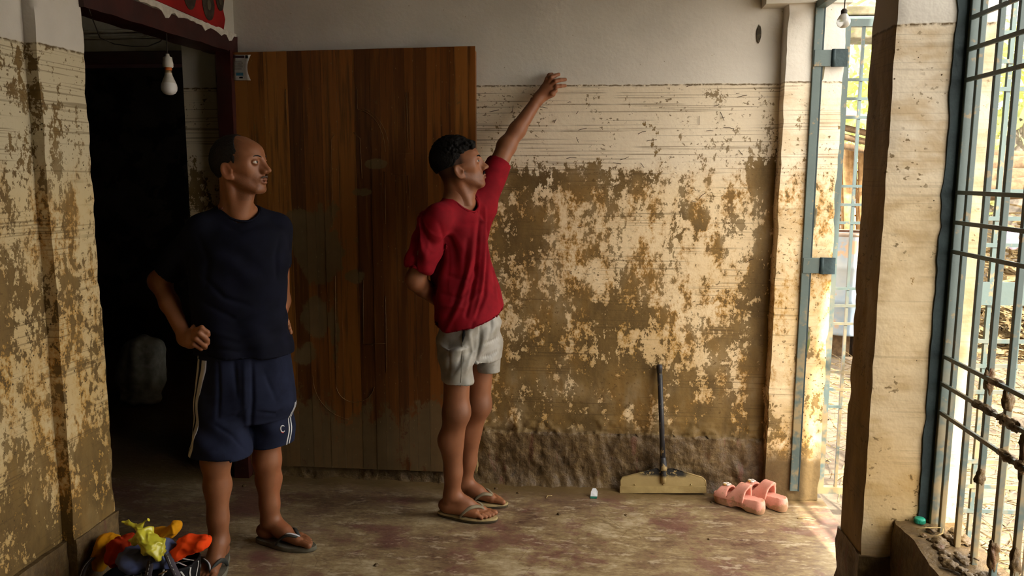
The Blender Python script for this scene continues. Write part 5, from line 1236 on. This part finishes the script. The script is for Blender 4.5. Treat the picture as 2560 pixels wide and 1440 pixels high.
# little things on floor, sill and wall
def bits():
    p = atz(1485, 1244, 0.0); e = empty('sachet', p); tag(e, 'tiny white and green plastic sachet lying on the floor', 'sachet')
    mw = plain('white_sachet', S(224, 226, 228), S(206, 208, 210), 0.4, 30, 0.1); mgn = plain('green_sachet', S(40, 110, 90), S(30, 90, 74), 0.4, 30, 0)
    def pl(name, pts, mat, z0, z1):
        V = [Vector((p.x+x, p.y+y, z0+zz)) for x, y, zz in pts]+[Vector((p.x+x, p.y+y, z0+zz-0.002)) for x, y, zz in pts]; n = len(pts)
        mesh_obj(name, V, [tuple(range(n)), tuple(range(2*n-1, n-1, -1))]+[(i, n+i, n+(i+1) % n, (i+1) % n) for i in range(n)], mat, e)
    pl('wrapper', [(-0.016, -0.004, 0.004), (0.015, -0.005, 0.006), (0.017, 0.012, 0.024), (0.008, 0.024, 0.034), (-0.006, 0.024, 0.034), (-0.014, 0.010, 0.022)], mw, 0.002, 0)
    pl('wrapper_end', [(-0.018, -0.018, 0.002), (0.012, -0.018, 0.002), (0.015, -0.005, 0.006), (-0.016, -0.004, 0.005)], mgn, 0.002, 0)
    p = atz(2299, 1306, 0.497); c = empty('bottle_cap', p); tag(c, 'green plastic bottle cap lying on the muddy sill', 'bottle cap')
    mc = plain('green_cap_plastic', S(52, 168, 138), S(44, 152, 124), 0.35, 30, 0); bm = bmesh.new()
    bm_lathe(bm, [(0, 0.014), (0.0115, 0.014), (0.0140, 0.012), (0.0145, 0.009), (0.0145, 0.0), (0.0125, 0.0), (0.0125, 0.003), (0, 0.003)], p, 26); bm_obj('shell', bm, mc, c, True)
    for i in range(26):
        a = 2*math.pi*i/26; q = p+Vector((0.0147*math.cos(a), 0.0147*math.sin(a), 0.0055)); box('ridge', q.x-0.0006, q.x+0.0006, q.y-0.0006, q.y+0.0006, q.z-0.005, q.z+0.004, mc, c)
    mst = plain('dry_straw', S(196, 170, 116), S(150, 126, 80), 0.8, 30, 0); mdk = plain('dark_twig', S(70, 54, 36), S(50, 40, 28), 0.85, 30, 0)
    rnd = random.Random(8)
    def twig(a, b_, r, mat, lab):
        m = (a+b_)/2+Vector((rnd.uniform(-.01, .01), rnd.uniform(-.01, .01), 0.003)); tag(tube('twig', [a, m, b_], [r, r*1.1, r*0.7], mat, None, 6), lab, 'twig')
    Y = lambda px, py: atz(px, py, 0.004)
    twig(Y(1994, 1296), Y(2038, 1298), 0.0022, mst, 'pale straw lying by the right pink sandal'); twig(Y(1366, 1245), Y(1380, 1239), 0.0018, mst, 'short pale straw beside the tiny sachet')
    twig(atz(2290, 1322, 0.503), atz(2352, 1319, 0.506), 0.0016, mst, 'thin straw lying along the muddy sill'); twig(atz(2330, 1345, 0.503), atz(2358, 1322, 0.506), 0.0018, mst, 'short thick straw on the muddy sill')
    twig(atz(2310, 1318, 0.503), atz(2336, 1334, 0.505), 0.0016, mdk, 'dark twig beside the green bottle cap'); twig(atz(2420, 1392, 0.503), atz(2448, 1402, 0.506), 0.002, mdk, 'dark twig at the near end of the muddy sill')
    # clods along the sill under the grille and on the floor
    def clod(pos, r, seed, lab):
        bm = bmesh.new(); bmesh.ops.create_icosphere(bm, subdivisions=3, radius=1)
        for v in bm.verts:
            d = 1+0.45*fb(v.co+Vector((seed*3.1, 0, 0)), 1.6, 3); v.co = Vector((v.co.x*r*d, v.co.y*r*d*1.1, max(-0.25, v.co.z)*r*0.6*d))+pos
        tag(bm_obj('mud_clod', bm, M_MUD, None, True), lab, 'mud clod', 'mud clods on the sill and floor')
    for i in range(46):
        y = 2.24-0.62*rnd.random()**0.8; clod(Vector((1.0+rnd.uniform(-0.07, 0.035), y, 0.497)), rnd.uniform(0.006, 0.022), i, 'lump of brown mud on the sill under the grille')
    for px, py in ((1296, 1232), (1565, 1288), (1780, 1255), (1397, 1285), (1772, 1348), (940, 1412), (610, 1215), (700, 1190), (1030, 1200), (1240, 1222)): clod(atz(px, py, 0.002), rnd.uniform(0.006, 0.010), px, 'small dark crumb of mud on the floor')
    # hook hole high on the white wall
    p = at(1897, 85, 3.679); bm = bmesh.new(); bmesh.ops.create_icosphere(bm, subdivisions=3, radius=1)
    for v in bm.verts: v.co = Vector((v.co.x*0.011, v.co.y*0.004, v.co.z*0.036*(1+0.3*fb(v.co, 2))))+p
    tag(bm_obj('wall_stain', bm, plain('dark_scar', S(50, 46, 38), S(90, 82, 66), 0.9, 60, 0.5), None, True), 'dark vertical scar high on the white wall', 'scar')
    # straws stuck to the flooded wall
    for i in range(30):
        px, py = rnd.uniform(1200, 1900), 215+abs(rnd.gauss(0, 1))*150
        if py > 900: continue
        p = at(px, py, 3.678); a = rnd.uniform(-2.4, 2.4) if rnd.random() < 0.4 else rnd.uniform(-0.4, 0.4); L = rnd.uniform(0.006, 0.024); d = Vector((math.cos(a)*L, 0, math.sin(a)*L))
        o = tube('straw', [p-d, p+Vector((0, -0.002, rnd.uniform(-.004, .004))), p+d], 0.0012, mdk, None, 5); tag(o, 'short dark straw stuck to the flooded part of the back wall', 'straw', 'straws stuck on the back wall')
bits()
# ------------------------------------------------------------------ ironwork: window grille, gate, hinges
ZG = (1.881, 1.801, 1.723, 1.429, 1.349, 1.270, 0.979, 0.902, 0.821)
def ironwork():
    X = 1.0; rnd = random.Random(5)
    g = empty('window_grille', (X, 1.4, 0.5)); tag(g, 'teal iron window grille of square bars above the low parapet', 'grille')
    box('frame_post', X-0.012, X+0.012, 2.262, 2.282, 0.49, 2.28, M_TEAL, g, 0.002)
    n = 0; y = 2.222
    while y > 1.47:
        jx = rnd.uniform(-0.002, 0.002); box('vertical_bar', X-0.007+jx, X+0.007+jx, y-0.007, y+0.007, 0.47, 2.29, M_TEAL, g, 0.0015); y -= 0.094
    for z in ZG+(2.235, 0.57):
        if z == 0.57: continue
        box('cross_bar', X-0.014, X-0.006, 1.45, 2.27, z-0.0055, z+0.0055, M_TEAL, g, 0.001)
    # mud stuck on the lower bars
    for i in range(34):
        k = rnd.randint(2, 7); yb = 2.222-0.094*k; zz = rnd.choice([0.979, 0.902, 0.821, 0.902, 0.821]); 
        if rnd.random() < 0.55: c = Vector((X-0.008, yb+rnd.uniform(-0.045, 0.045), zz)); sx, sy, sz = 0.010, rnd.uniform(0.012, 0.04), rnd.uniform(0.007, 0.014)
        else: c = Vector((X, yb, rnd.uniform(0.5, 1.0))); sx, sy, sz = 0.012, 0.011, rnd.uniform(0.02, 0.06)
        bm = bmesh.new(); bmesh.ops.create_icosphere(bm, subdivisions=3, radius=1)
        for v in bm.verts:
            d = 1+0.5*fb(v.co+Vector((i*2.3, 0, 0)), 1.8, 3); v.co = Vector((v.co.x*sx*d, v.co.y*sy*d, v.co.z*sz*d))+c
        bm_obj('mud_lump', bm, M_MUD, g, True)
    # dark paint smeared on the pillar beside the frame
    V = []; Fc = []; nz = 60
    for i in range(nz+1):
        z = 0.5+1.79*i/nz; xl = 0.958-0.004*fb((z, 1, 2), 6)-0.006*fb((z, 4, 2), 22); V += [(xl, 2.2745, z), (1.016, 2.2745, z), (xl, 2.283, z), (1.016, 2.283, z)]
    for i in range(nz): Fc += [(4*i, 4*i+1, 4*i+5, 4*i+4), (4*i, 4*i+4, 4*i+6, 4*i+2), (4*i+1, 4*i+3, 4*i+7, 4*i+5)]
    mesh_obj('paint_smear', V, Fc, M_TEALDK, g)
    # gate frame on the pilaster
    f = empty('gate_frame', (0.96, 3.59, 0)); tag(f, 'teal steel angle of the gate frame fixed to the narrow pilaster', 'gate frame')
    box('jamb_bar', 0.942, 0.977, 3.585, 3.601, 0.05, 2.20, M_TEAL, f, 0.002); box('head_bar', 0.945, 0.985, 2.47, 3.60, 2.17, 2.20, M_TEAL, f, 0.002); box('jamb_flange', 0.977, 0.983, 3.585, 3.61, 0.05, 2.20, M_TEALDK, f)
    for z in (1.965, 1.085): box('hinge_leaf', 0.945, 1.016, 3.580, 3.592, z-0.034, z+0.034, M_TEAL, f, 0.002)
    for z in (1.94, 1.30, 0.75):     # broken plaster round the frame
        bm = bmesh.new(); bmesh.ops.create_icosphere(bm, subdivisions=3, radius=1)
        for v in bm.verts:
            d = 1+0.6*fb(v.co+Vector((z*7, 0, 0)), 1.5, 3); v.co = Vector((v.co.x*0.010*d+0.985, v.co.y*0.006*d+3.598, v.co.z*0.05*d+z))
        bm_obj('plaster_scab', bm, M_CONC, f, True)
    def leaf(name, o, d, w, n, lab, plate=None, ztop=2.13, stile_first=True):
        o, d = Vector(o), Vector(d).normalized(); nrm = Vector((-d.y, d.x, 0)); e = empty(name, o); tag(e, lab, 'gate', 'iron gate leaves')
        def bar(nm, s0, s1, t0, t1, z0, z1, mat=M_TEAL):
            bm = bmesh.new(); vs = [bm.verts.new(o+d*s+nrm*t+Vector((0, 0, z))) for s in (s0, s1) for t in (t0, t1) for z in (z0, z1)]
            for q in ((0, 1, 3, 2), (4, 6, 7, 5), (0, 4, 5, 1), (2, 3, 7, 6), (0, 2, 6, 4), (1, 5, 7, 3)): bm.faces.new([vs[i] for i in q])
            bm_obj(nm, bm, mat, e)
        bar('stile', 0, 0.032, -0.016, 0.016, 0.03, ztop); bar('stile', w-0.03, w, -0.016, 0.016, 0.03, ztop); bar('rail', 0, w, -0.014, 0.014, ztop-0.03, ztop); bar('rail', 0, w, -0.014, 0.014, 0.03, 0.06)
        for i in range(1, n): bar('vertical_bar', w*i/n-0.006, w*i/n+0.006, -0.006, 0.006, 0.05, ztop-0.02)
        for z in ZG+(0.60, 0.52, 0.44): bar('cross_bar', 0.02, w-0.02, -0.009, -0.002, z-0.006, z+0.006)
        if plate: bar('lock_plate', 0.02, w-0.02, -0.012, -0.008, plate-0.035, plate+0.035)
        return e, bar
    e, bar = leaf('iron_gate', (1.068, 3.635, 0), (1, 0.03, 0), 0.54, 6, 'teal iron gate leaf swung outward on the narrow pilaster')
    for z in (1.965, 1.085): bar('hinge_knuckle', -0.046, 0.01, -0.062, -0.050, z-0.036, z+0.036, M_TEALDK)
    for z in (1.965, 1.085): tag_o = tube('hinge_pin', [(1.024, 3.578, z-0.036), (1.024, 3.578, z+0.036)], 0.009, M_TEALDK, e, 10)
    leaf('iron_gate', (1.12, 2.50, 0), (1, 0.03, 0), 0.54, 6, 'teal iron gate leaf swung outward behind the grille', 1.125)
ironwork()

# ------------------------------------------------------------------ bag of clothes
def fold_wr(dr, amp, seed=0, fq=60):
    dr = V3(dr)/np.linalg.norm(V3(dr))
    def f(P):                             # long soft folds with sharp valleys
        ph = fq*(P@dr)+2.2*vnoise(P, 14, 1, seed)+0.8*vnoise(P, 34, 1, seed+2); return amp*(1.0-1.9*np.abs(np.sin(ph*0.5))**0.8)+amp*0.5*(1-2*np.abs(np.sin(ph*0.9+1.7*vnoise(P, 40, 1, seed+7))))+amp*0.6*vnoise(P, 26, 1, seed+5)
    return f
def lump(name, ells, mat, h=0.0032, wr=None, parent=None, k=0.02):
    pr = [ell(c, r, R, k) for c, r, R in ells]; lo, hi = bounds(pr); V, Q = skin(pr, lo, hi, h, 1)
    if wr: V = V+normals(V, Q)*wr(V)[:, None]; V = smooth_mesh(V, Q, 1)
    return np_obj(name, V, Q, mat, parent)
def bag():
    mb = cloth_mat('black_printed_canvas', S(16, 16, 20), S(10, 10, 12), 0.6); ms = cloth_mat('white_wave_print', S(190, 190, 186), S(160, 160, 156)); mh = cloth_mat('grey_stitched_webbing', S(84, 78, 84), S(66, 62, 68))
    c = V3(-1.455, 2.43, 0); e = empty('tote_bag', tuple(c)); tag(e, 'black tote bag with white wavy stripes stuffed with clothes', 'bag')
    st = [(0.0, c[0], c[1], 0.135, 0.085, 0.1), (0.04, c[0], c[1], 0.155, 0.10, 0.1), (0.12, c[0], c[1], 0.160, 0.11, 0.1), (0.19, c[0]+0.01, c[1], 0.155, 0.105, 0.1), (0.23, c[0]+0.02, c[1], 0.150, 0.10, 0.1)]
    pr = [loft(st, 0.01)]
    rim = Prim(lambda X, Y, Z: Z-(0.165+0.030*np.clip((X-c[0])/0.16, -1, 1)+0.012*np.sin(X*40)+0*Y), (-9, -9, -9), (9, 9, 9), 0.0, 'i')
    o, V, Q = cloth('bag_body', pr, [rim], 0.0045, e, mb, lambda P: 0.006*vnoise(P, (14, 14, 9), 2, 6), thick=0.003)
    for i in range(15):
        a = math.radians(200+i*11.5); rows = []
        for j in range(14):
            z = 0.02+0.15*j/13+0.03*np.clip(math.cos(a), -1, 1)*j/13; w = 0.05*math.sin(j*0.9+i*2.1); rows.append(((c[0], c[1], z), a+w, a+w+math.radians(2.1)))
        ribbon('wave_stripe', V, Q, rows, ms, e, 0.001)
    for pts in (((368, 1450, 2.31), (376, 1410, 2.34), (380, 1388, 2.38), (392, 1372, 2.42)), ((448, 1450, 2.31), (430, 1412, 2.34), (420, 1388, 2.37), (405, 1372, 2.42)), ((200, 1450, 2.36), (212, 1418, 2.38), (232, 1394, 2.42))):
        P = [Vector(p) for p in smooth_rows([(i, *Pn(*q)) for i, q in enumerate(pts)], 14)[:, 1:]]
        h = tube('handle', P, 0.0115, mh, e, 8, True, (1, 0.3))
        for i in range(1, 13):
            q = P[i]; d = (P[i+1]-P[i]).normalized()*0.004; s_ = tube('stitch', [q-d+Vector((0, -0.005, 0.002)), q+d+Vector((0, -0.005, 0.002))], 0.0012, ms, None, 5); put(s_, h)
    tube('zip_pull', [Pn(398, 1436, 2.315), Pn(416, 1428, 2.315)], 0.006, M_BRASS, e, 8, True, (1, 0.4))
    my = cloth_mat('golden_yellow_cloth', S(214, 150, 20), S(190, 124, 12)); mo = cloth_mat('bright_orange_cloth', S(232, 74, 18), S(214, 58, 12)); mr = cloth_mat('rust_orange_cloth', S(176, 52, 16), S(148, 38, 12)); mbl = cloth_mat('denim_blue_cloth', S(92, 102, 140), S(76, 84, 120))
    b = NB('yellow_plastic_film', 0.28, 0.5); b.b.inputs['Transmission Weight'].default_value = 0.12; mpl = b.out(b.mix(b.noise(scale=40, detail=3), S(214, 206, 66), S(196, 188, 48)))
    R1 = rotm((0, 1, 0), 20); R2 = rotm((0, 1, 0), -25)
    o = lump('folded_cloth', [(Pn(258, 1380, 2.47), (0.030, 0.05, 0.062), rotm((0, 1, 0), 12)), (Pn(275, 1352, 2.48), (0.040, 0.04, 0.022), R2)], my, wr=fold_wr((1, 0, 0.3), 0.006, 0, 45)); tag(o, 'golden yellow folded cloth at the wall side of the tote bag', 'cloth', 'clothes in the tote bag')
    o = lump('folded_cloth', [(Pn(420, 1328, 2.50), (0.045, 0.05, 0.022), R2), (Pn(436, 1322, 2.49), (0.014, 0.03, 0.030), R1), (Pn(395, 1332, 2.51), (0.035, 0.04, 0.02), None)], my, wr=fold_wr((0.3, 0, 1), 0.005, 3, 60)); tag(o, 'golden yellow cloth rolled behind the knotted plastic bag', 'cloth', 'clothes in the tote bag')
    o = lump('crumpled_shirt', [(Pn(308, 1372, 2.43), (0.048, 0.06, 0.045), R1), (Pn(290, 1395, 2.41), (0.036, 0.05, 0.035), None), (Pn(325, 1352, 2.46), (0.03, 0.04, 0.025), None)], mr, wr=fold_wr((0.6, 0.2, 1), 0.008, 5, 62)); tag(o, 'rust orange crumpled shirt in the tote bag', 'cloth', 'clothes in the tote bag')
    o = lump('crumpled_shirt', [(Pn(478, 1358, 2.43), (0.046, 0.05, 0.030), R1), (Pn(455, 1375, 2.42), (0.030, 0.05, 0.036), None), (Pn(505, 1352, 2.43), (0.028, 0.04, 0.020), R2)], mo, wr=fold_wr((-0.5, 0.2, 1), 0.008, 7, 58)); tag(o, 'bright orange crumpled shirt hanging over the bag rim by the foot', 'cloth', 'clothes in the tote bag')
    o = lump('crumpled_shirt', [(Pn(340, 1400, 2.38), (0.060, 0.06, 0.036), R1), (Pn(400, 1402, 2.38), (0.044, 0.05, 0.036), None), (Pn(424, 1375, 2.42), (0.020, 0.04, 0.036), None)], mbl, wr=fold_wr((1, 0.1, 0.7), 0.008, 9, 48)); tag(o, 'dusty blue crumpled shirt at the front of the tote bag', 'cloth', 'clothes in the tote bag')
    e2 = empty('knotted_plastic_bag', tuple(Pn(375, 1360, 2.37))); tag(e2, 'lime yellow knotted plastic bag on top of the clothes', 'plastic bag')
    g1, g2 = fold_wr((1, 0.2, 0.6), 0.006, 11, 75), fold_wr((-0.4, 0.3, 1), 0.004, 12, 110)
    wr = lambda P: g1(P)+g2(P)
    lump('bag_body', [(Pn(383, 1362, 2.37), (0.040, 0.045, 0.034), R1), (Pn(365, 1340, 2.38), (0.032, 0.04, 0.028), None), (Pn(400, 1380, 2.36), (0.022, 0.03, 0.026), None), (Pn(340, 1348, 2.39), (0.022, 0.03, 0.022), None)], mpl, 0.0028, wr, e2)
    lump('knot_ear', [(Pn(320, 1310, 2.39), (0.026, 0.014, 0.012), rotm((0, 1, 0), 15)), (Pn(342, 1318, 2.39), (0.016, 0.012, 0.012), None)], mpl, 0.0024, wr, e2, 0.01); lump('knot_ear', [(Pn(362, 1305, 2.39), (0.026, 0.008, 0.0075), rotm((0, 1, 0), -32)), (Pn(350, 1316, 2.39), (0.013, 0.012, 0.010), None)], mpl, 0.0024, wr, e2, 0.01)
    lump('knot', [(Pn(348, 1324, 2.385), (0.014, 0.013, 0.012), None)], mpl, 0.0024, wr, e2)
bag()

# white sack in the dark store room
ms_ = cloth_mat('woven_plastic_sack', S(150, 150, 142), S(120, 120, 112), 0.6)
b0 = atz(335, 1012, 0.0)
o = lump('sack', [((b0.x, b0.y+0.1, 0.16), (0.15, 0.14, 0.18), None), ((b0.x+0.03, b0.y+0.1, 0.32), (0.13, 0.12, 0.12), None), ((b0.x+0.04, b0.y+0.02, 0.035), (0.13, 0.09, 0.04), None)], ms_, 0.008, lambda P: 0.012*vnoise(P, 12, 3, 1)+0.008*np.sin(P[:, 0]*50+4*vnoise(P, 6, 1)), None, 0.05); tag(o, 'pale sack slumped on the floor of the black store room', 'sack')
# ------------------------------------------------------------------ the yard outside
b = NB('yard_mud', 0.7, 0.3)
c = b.ramp(b.add(b.mul(b.noise(scale=1.1, detail=6, rough=0.6), 0.6), b.mul(b.noise(scale=9, detail=5), 0.4)), [(0.36, S(80, 68, 54)), (0.5, S(112, 98, 80)), (0.64, S(144, 128, 104))]); b.bump(b.noise(scale=22, detail=5), 0.5, 0.02); M_YARD = b.out(c)
M_BAMB = plain('dry_bamboo', S(188, 152, 104), S(150, 116, 74), 0.7, 20, 0.2); M_TRUNK = plain('grey_trunk', S(120, 110, 96), S(84, 76, 66), 0.9, 14, 0.6); M_LOG = plain('cut_log', S(118, 96, 70), S(84, 66, 46), 0.9, 16, 0.5)
M_TIN = plain('rusty_roof_sheet', S(136, 120, 104), S(104, 82, 64), 0.6, 6, 0.2); M_STRAW = plain('straw_litter', S(160, 140, 100), S(112, 92, 62), 0.85, 30, 0)
b = NB('sunlit_leaf', 0.5, 0.4); b.b.inputs['Transmission Weight'].default_value = 0.0
lf = b.out(b.mix(b.noise(scale=2.5, detail=3), S(226, 228, 168), S(172, 186, 112))); M_LEAF = lf
def yz(x, y): return -0.10+0.05*fb((x, y, 0), 0.8, 4)+0.02*fb((x, y, 2), 5, 3)-0.04*max(0, 1.6-x)
yard = grid('ground', 1.04, 15.0, 120, -5.0, 17.0, 150, yz, M_YARD); tag(yard, 'sunlit muddy yard littered with straw outside the gate', 'ground', kind='structure')
rnd = random.Random(21)
def stick_mass(name, n, gen, mat, lab):
    V = []; Fc = []
    for i in range(n):
        a, b_, r = gen(i); a, b_ = V3(a), V3(b_); d = b_-a; d /= np.linalg.norm(d)+1e-9; s = np.cross(d, V3(0.3, 0.2, 1)); s /= np.linalg.norm(s)+1e-9; t = np.cross(d, s); k = len(V)
        for p in (a, b_):
            for q in range(3): an = q*2.094; V.append(p+(s*math.cos(an)+t*math.sin(an))*r)
        Fc += [(k, k+1, k+4, k+3), (k+1, k+2, k+5, k+4), (k+2, k, k+3, k+5)]
    o = mesh_obj(name, V, Fc, mat); tag(o, lab, 'litter', kind='stuff'); return o
def litter(i):
    while True:
        y = rnd.uniform(2.2, 9); x = 1.25+rnd.random()**0.8*(0.75*y)
        if not (abs(y-7.2) < 0.5 and x < 3.4) and not (y < 2.8 and x < 1.9): break
    z = yz(x, y)+rnd.uniform(0.0, 0.04)+(0.25*max(0, fb((x, y, 7), 0.9))); a = rnd.uniform(0, 6.28); L = rnd.uniform(0.05, 0.28)
    return (x, y, z), (x+L*math.cos(a), y+L*math.sin(a), z+rnd.uniform(-0.05, 0.08)), rnd.uniform(0.0015, 0.0045)
stick_mass('straw_litter', 5200, litter, M_STRAW, 'dry straw and twigs scattered over the yard')
# blue drum
def drum():
    p = at(2112, 826, 7.2); e = empty('oil_drum', p); tag(e, 'faded blue oil drum standing outside beyond the gate', 'drum')
    md = plain('faded_blue_drum', S(120, 136, 150), S(150, 152, 150), 0.5, 5, 0.1, c3=S(170, 140, 110), t3=0.54, scale3=4); prof = [(0, 0), (0.285, 0), (0.292, 0.012), (0.285, 0.03)]
    for z in (0.29, 0.58): prof += [(0.285, z-0.02), (0.297, z), (0.285, z+0.02)]
    lathe('shell', prof+[(0.285, 0.85)], p, md, e, 32); lathe('rim', [(0.270, 0.84), (0.285, 0.845), (0.296, 0.86), (0.285, 0.875), (0.270, 0.87)], p, M_TIN, e, 32); lathe('lid', [(0.275, 0.845), (0, 0.850)], p, plain('rusty_lid', S(150, 100, 80), S(110, 70, 56), 0.7, 9, 0.2), e, 32)
    for q in range(2): bm = bmesh.new(); bm_box(bm, p.x-0.2+0.25*q, p.x+0.02+0.25*q, p.y-0.1, p.y+0.1, min(p.z, yz(p.x, p.y))-0.05, p.z+0.001, 0.01); bm_obj('brick', bm, M_LOG, e)
drum()
# bamboo fence and shed
def shed():
    Y = 8.4; e = empty('bamboo_fence', at(2120, 620, Y)); tag(e, 'split bamboo lattice fence with upright poles beyond the drum', 'fence')
    for i in range(22):
        px = 2060+i*9; w = 0.022 if i % 5 == 3 else 0.012; mat = M_BAMB
        a, t = at(px, 700, Y), at(px-2, 372, Y); tube('upright_pole', [a, (a+t)/2+Vector((rnd.uniform(-.01, .01), 0, 0)), t], w, mat, e, 8)
    for i in range(14): a, t = at(2052, 384+i*22, Y+0.03), at(2255, 386+i*22, Y+0.03); tube('woven_slat', [a, (a+t)/2, t], 0.011, M_BAMB, e, 6)
    for px in (2128, 2136, 2166): a, t = at(px-6, 705, Y-0.15), at(px-12, 372, Y-0.15); tube('upright_pole', [a, t], 0.035, M_BAMB, e, 10)
    r = empty('shed_roof', at(2100, 330, Y)); tag(r, 'low rusty sheet roof of a shed beyond the drum', 'roof')
    a0, a1 = at(2030, 262, Y-0.6), at(2330, 352, Y-0.6); b0_, b1 = at(2030, 258, Y+1.6), at(2330, 322, Y+1.6)
    n = 14; V = []; Fc = []
    for i in range(n+1):
        t = i/n; q = a0+(a1-a0)*t; w = b0_+(b1-b0_)*t
        for p in (q, w): V.append(p+Vector((0, 0, 0.02*(i % 2)))) 
        for p in (q, w): V.append(p+Vector((0, 0, 0.02*(i % 2)-0.03)))
    for i in range(n): Fc += [(4*i, 4*i+4, 4*i+5, 4*i+1), (4*i+2, 4*i+3, 4*i+7, 4*i+6), (4*i, 4*i+2, 4*i+6, 4*i+4)]
    mesh_obj('roof_sheet', V, Fc, M_TIN, r)
    for k in range(3): tube('rafter', [at(2030, 300+k*24, Y-0.5), at(2330, 372+k*20, Y-0.4)], 0.03, M_LOG, r, 8)
shed()
g = empty('gate_lintel', at(2130, 60, 6.0)); tag(g, 'mossy concrete lintel with a teal rail outside the gate', 'lintel')
def pbx(nm, px0, px1, py0, py1, Y, d, mat): a, c_ = at(px0, py1, Y), at(px1, py0, Y); box(nm, a.x, c_.x, Y, Y+d, a.z, c_.z, mat, g, 0.01)
pbx('cap_block', 2108, 2240, 12, 38, 6.0, 0.3, M_CONC); pbx('teal_rail', 2104, 2240, 38, 60, 6.0, 0.25, M_TEAL); pbx('concrete_block', 2110, 2240, 60, 96, 6.0, 0.3, M_CONC)
a = at(2215, 96, 6.05); box('post', a.x, a.x+0.25, 6.02, 6.28, -0.15, a.z+0.02, M_CONC, g, 0.01)
# log pile and debris beyond the grille
for i, (px, py, Y, r, ln, ang) in enumerate(((2520, 452, 7.0, 0.10, 1.3, 0.08), (2500, 418, 7.3, 0.08, 1.5, 0.10), (2545, 412, 7.55, 0.07, 1.4, 0.12), (2480, 455, 7.8, 0.07, 1.2, 0.10), (2560, 470, 6.7, 0.08, 1.1, 0.06), (2510, 392, 8.05, 0.06, 1.6, 0.12))):
    p = at(px, py, Y); d = Vector((math.cos(ang), math.sin(ang)*0.6, 0.08*math.sin(i*2))); e = empty('log', p); L = ln/2
    tag(e, ['thick cut log at the front of the wood pile', 'long log near the top of the wood pile', 'slanting log on the wood pile', 'short log at the gate end of the wood pile', 'cut log lowest at the edge of the wood pile', 'thin topmost log of the wood pile'][i], 'log', 'logs in the wood pile')
    tube('bark', [p-d*L, p, p+d*L], [r, r*1.05, r*0.95], M_LOG, e, 12); tube('cut_face', [p-d*(L+0.004), p-d*L], [r*0.9, r*0.92], M_BAMB, e, 12)
pile = []
def heap(i):
    x = 4.3+max(-1, min(1, rnd.gauss(0, 0.5))); y = 7.5+max(-1, min(1, rnd.gauss(0, 0.5))); z = yz(x, y)+1.3*math.exp(-((x-4.3)/1.2)**2-((y-7.6)/1.2)**2)*rnd.random(); a = rnd.uniform(0, 6.28); L = rnd.uniform(0.15, 0.6)
    return (x, y, z), (x+L*math.cos(a), y+L*math.sin(a), z+rnd.uniform(-.15, .15)), rnd.uniform(0.004, 0.016)
stick_mass('debris_heap', 1500, heap, M_STRAW, 'heap of broken bamboo and straw beyond the grille')
mp = plain('crumpled_plastic', S(196, 150, 200), S(220, 210, 226), 0.35, 12, 0.2)
pp = at(2526, 592, 5.6); o = lump('plastic_wrapper', [(tuple(pp), (0.05, 0.05, 0.05), None), (tuple(pp+Vector((0.05, 0, -0.05))), (0.06, 0.05, 0.03), None)], mp, 0.006, lambda P: 0.02*vnoise(P, 22, 2, 3)); tag(o, 'crumpled pinkish plastic wrapper caught in the debris heap', 'wrapper')
# trees
def tree(px, py, Y, h, cr, lab, n, trunk_r=0.12, pal=False):
    base = at(px, py, Y); base.z = yz(min(base.x, 14.5), min(Y, 16.5)); e = empty('tree', base); tag(e, lab, 'tree', 'trees beyond the yard')
    tube('trunk', [base, base+Vector((0.05, 0, h*0.4)), base+Vector((-0.04, 0.05, h*0.85))], [trunk_r, trunk_r*0.8, trunk_r*0.4], M_TRUNK, e, 12)
    V = []; Fc = []
    for i in range(n):
        u = [max(-0.95, min(0.95, rnd.gauss(0, 0.5))) for _ in range(3)]; c_ = V3(base.x+u[0]*cr, base.y+u[1]*cr, base.z+h+u[2]*cr*0.9); d = V3(rnd.gauss(0, 1), rnd.gauss(0, 1), rnd.gauss(-0.4, 0.8)); d /= np.linalg.norm(d); s = np.cross(d, V3(rnd.random(), rnd.random(), 1)); s /= np.linalg.norm(s); L = rnd.uniform(0.10, 0.22); w = L*0.28; k = len(V)
        V += [c_, c_+d*L*0.5+s*w, c_+d*L, c_+d*L*0.5-s*w]; Fc.append((k, k+1, k+2, k+3))
    o = mesh_obj('foliage', V, Fc, M_LEAF, e); o['kind'] = 'stuff'
tree(2110, 300, 12.0, 2.6, 1.5, 'bright leafy tree seen through the open gate', 3200); tree(2215, 300, 15.5, 3.2, 1.6, 'taller leafy tree behind the cream pillar', 2600); tree(2500, 330, 12.5, 1.9, 1.0, 'low leafy tree seen through the grille', 1600); tree(2552, 330, 9.6, 2.6, 0.8, 'leafy tree with a thick grey trunk beyond the wood pile', 900, 0.28)
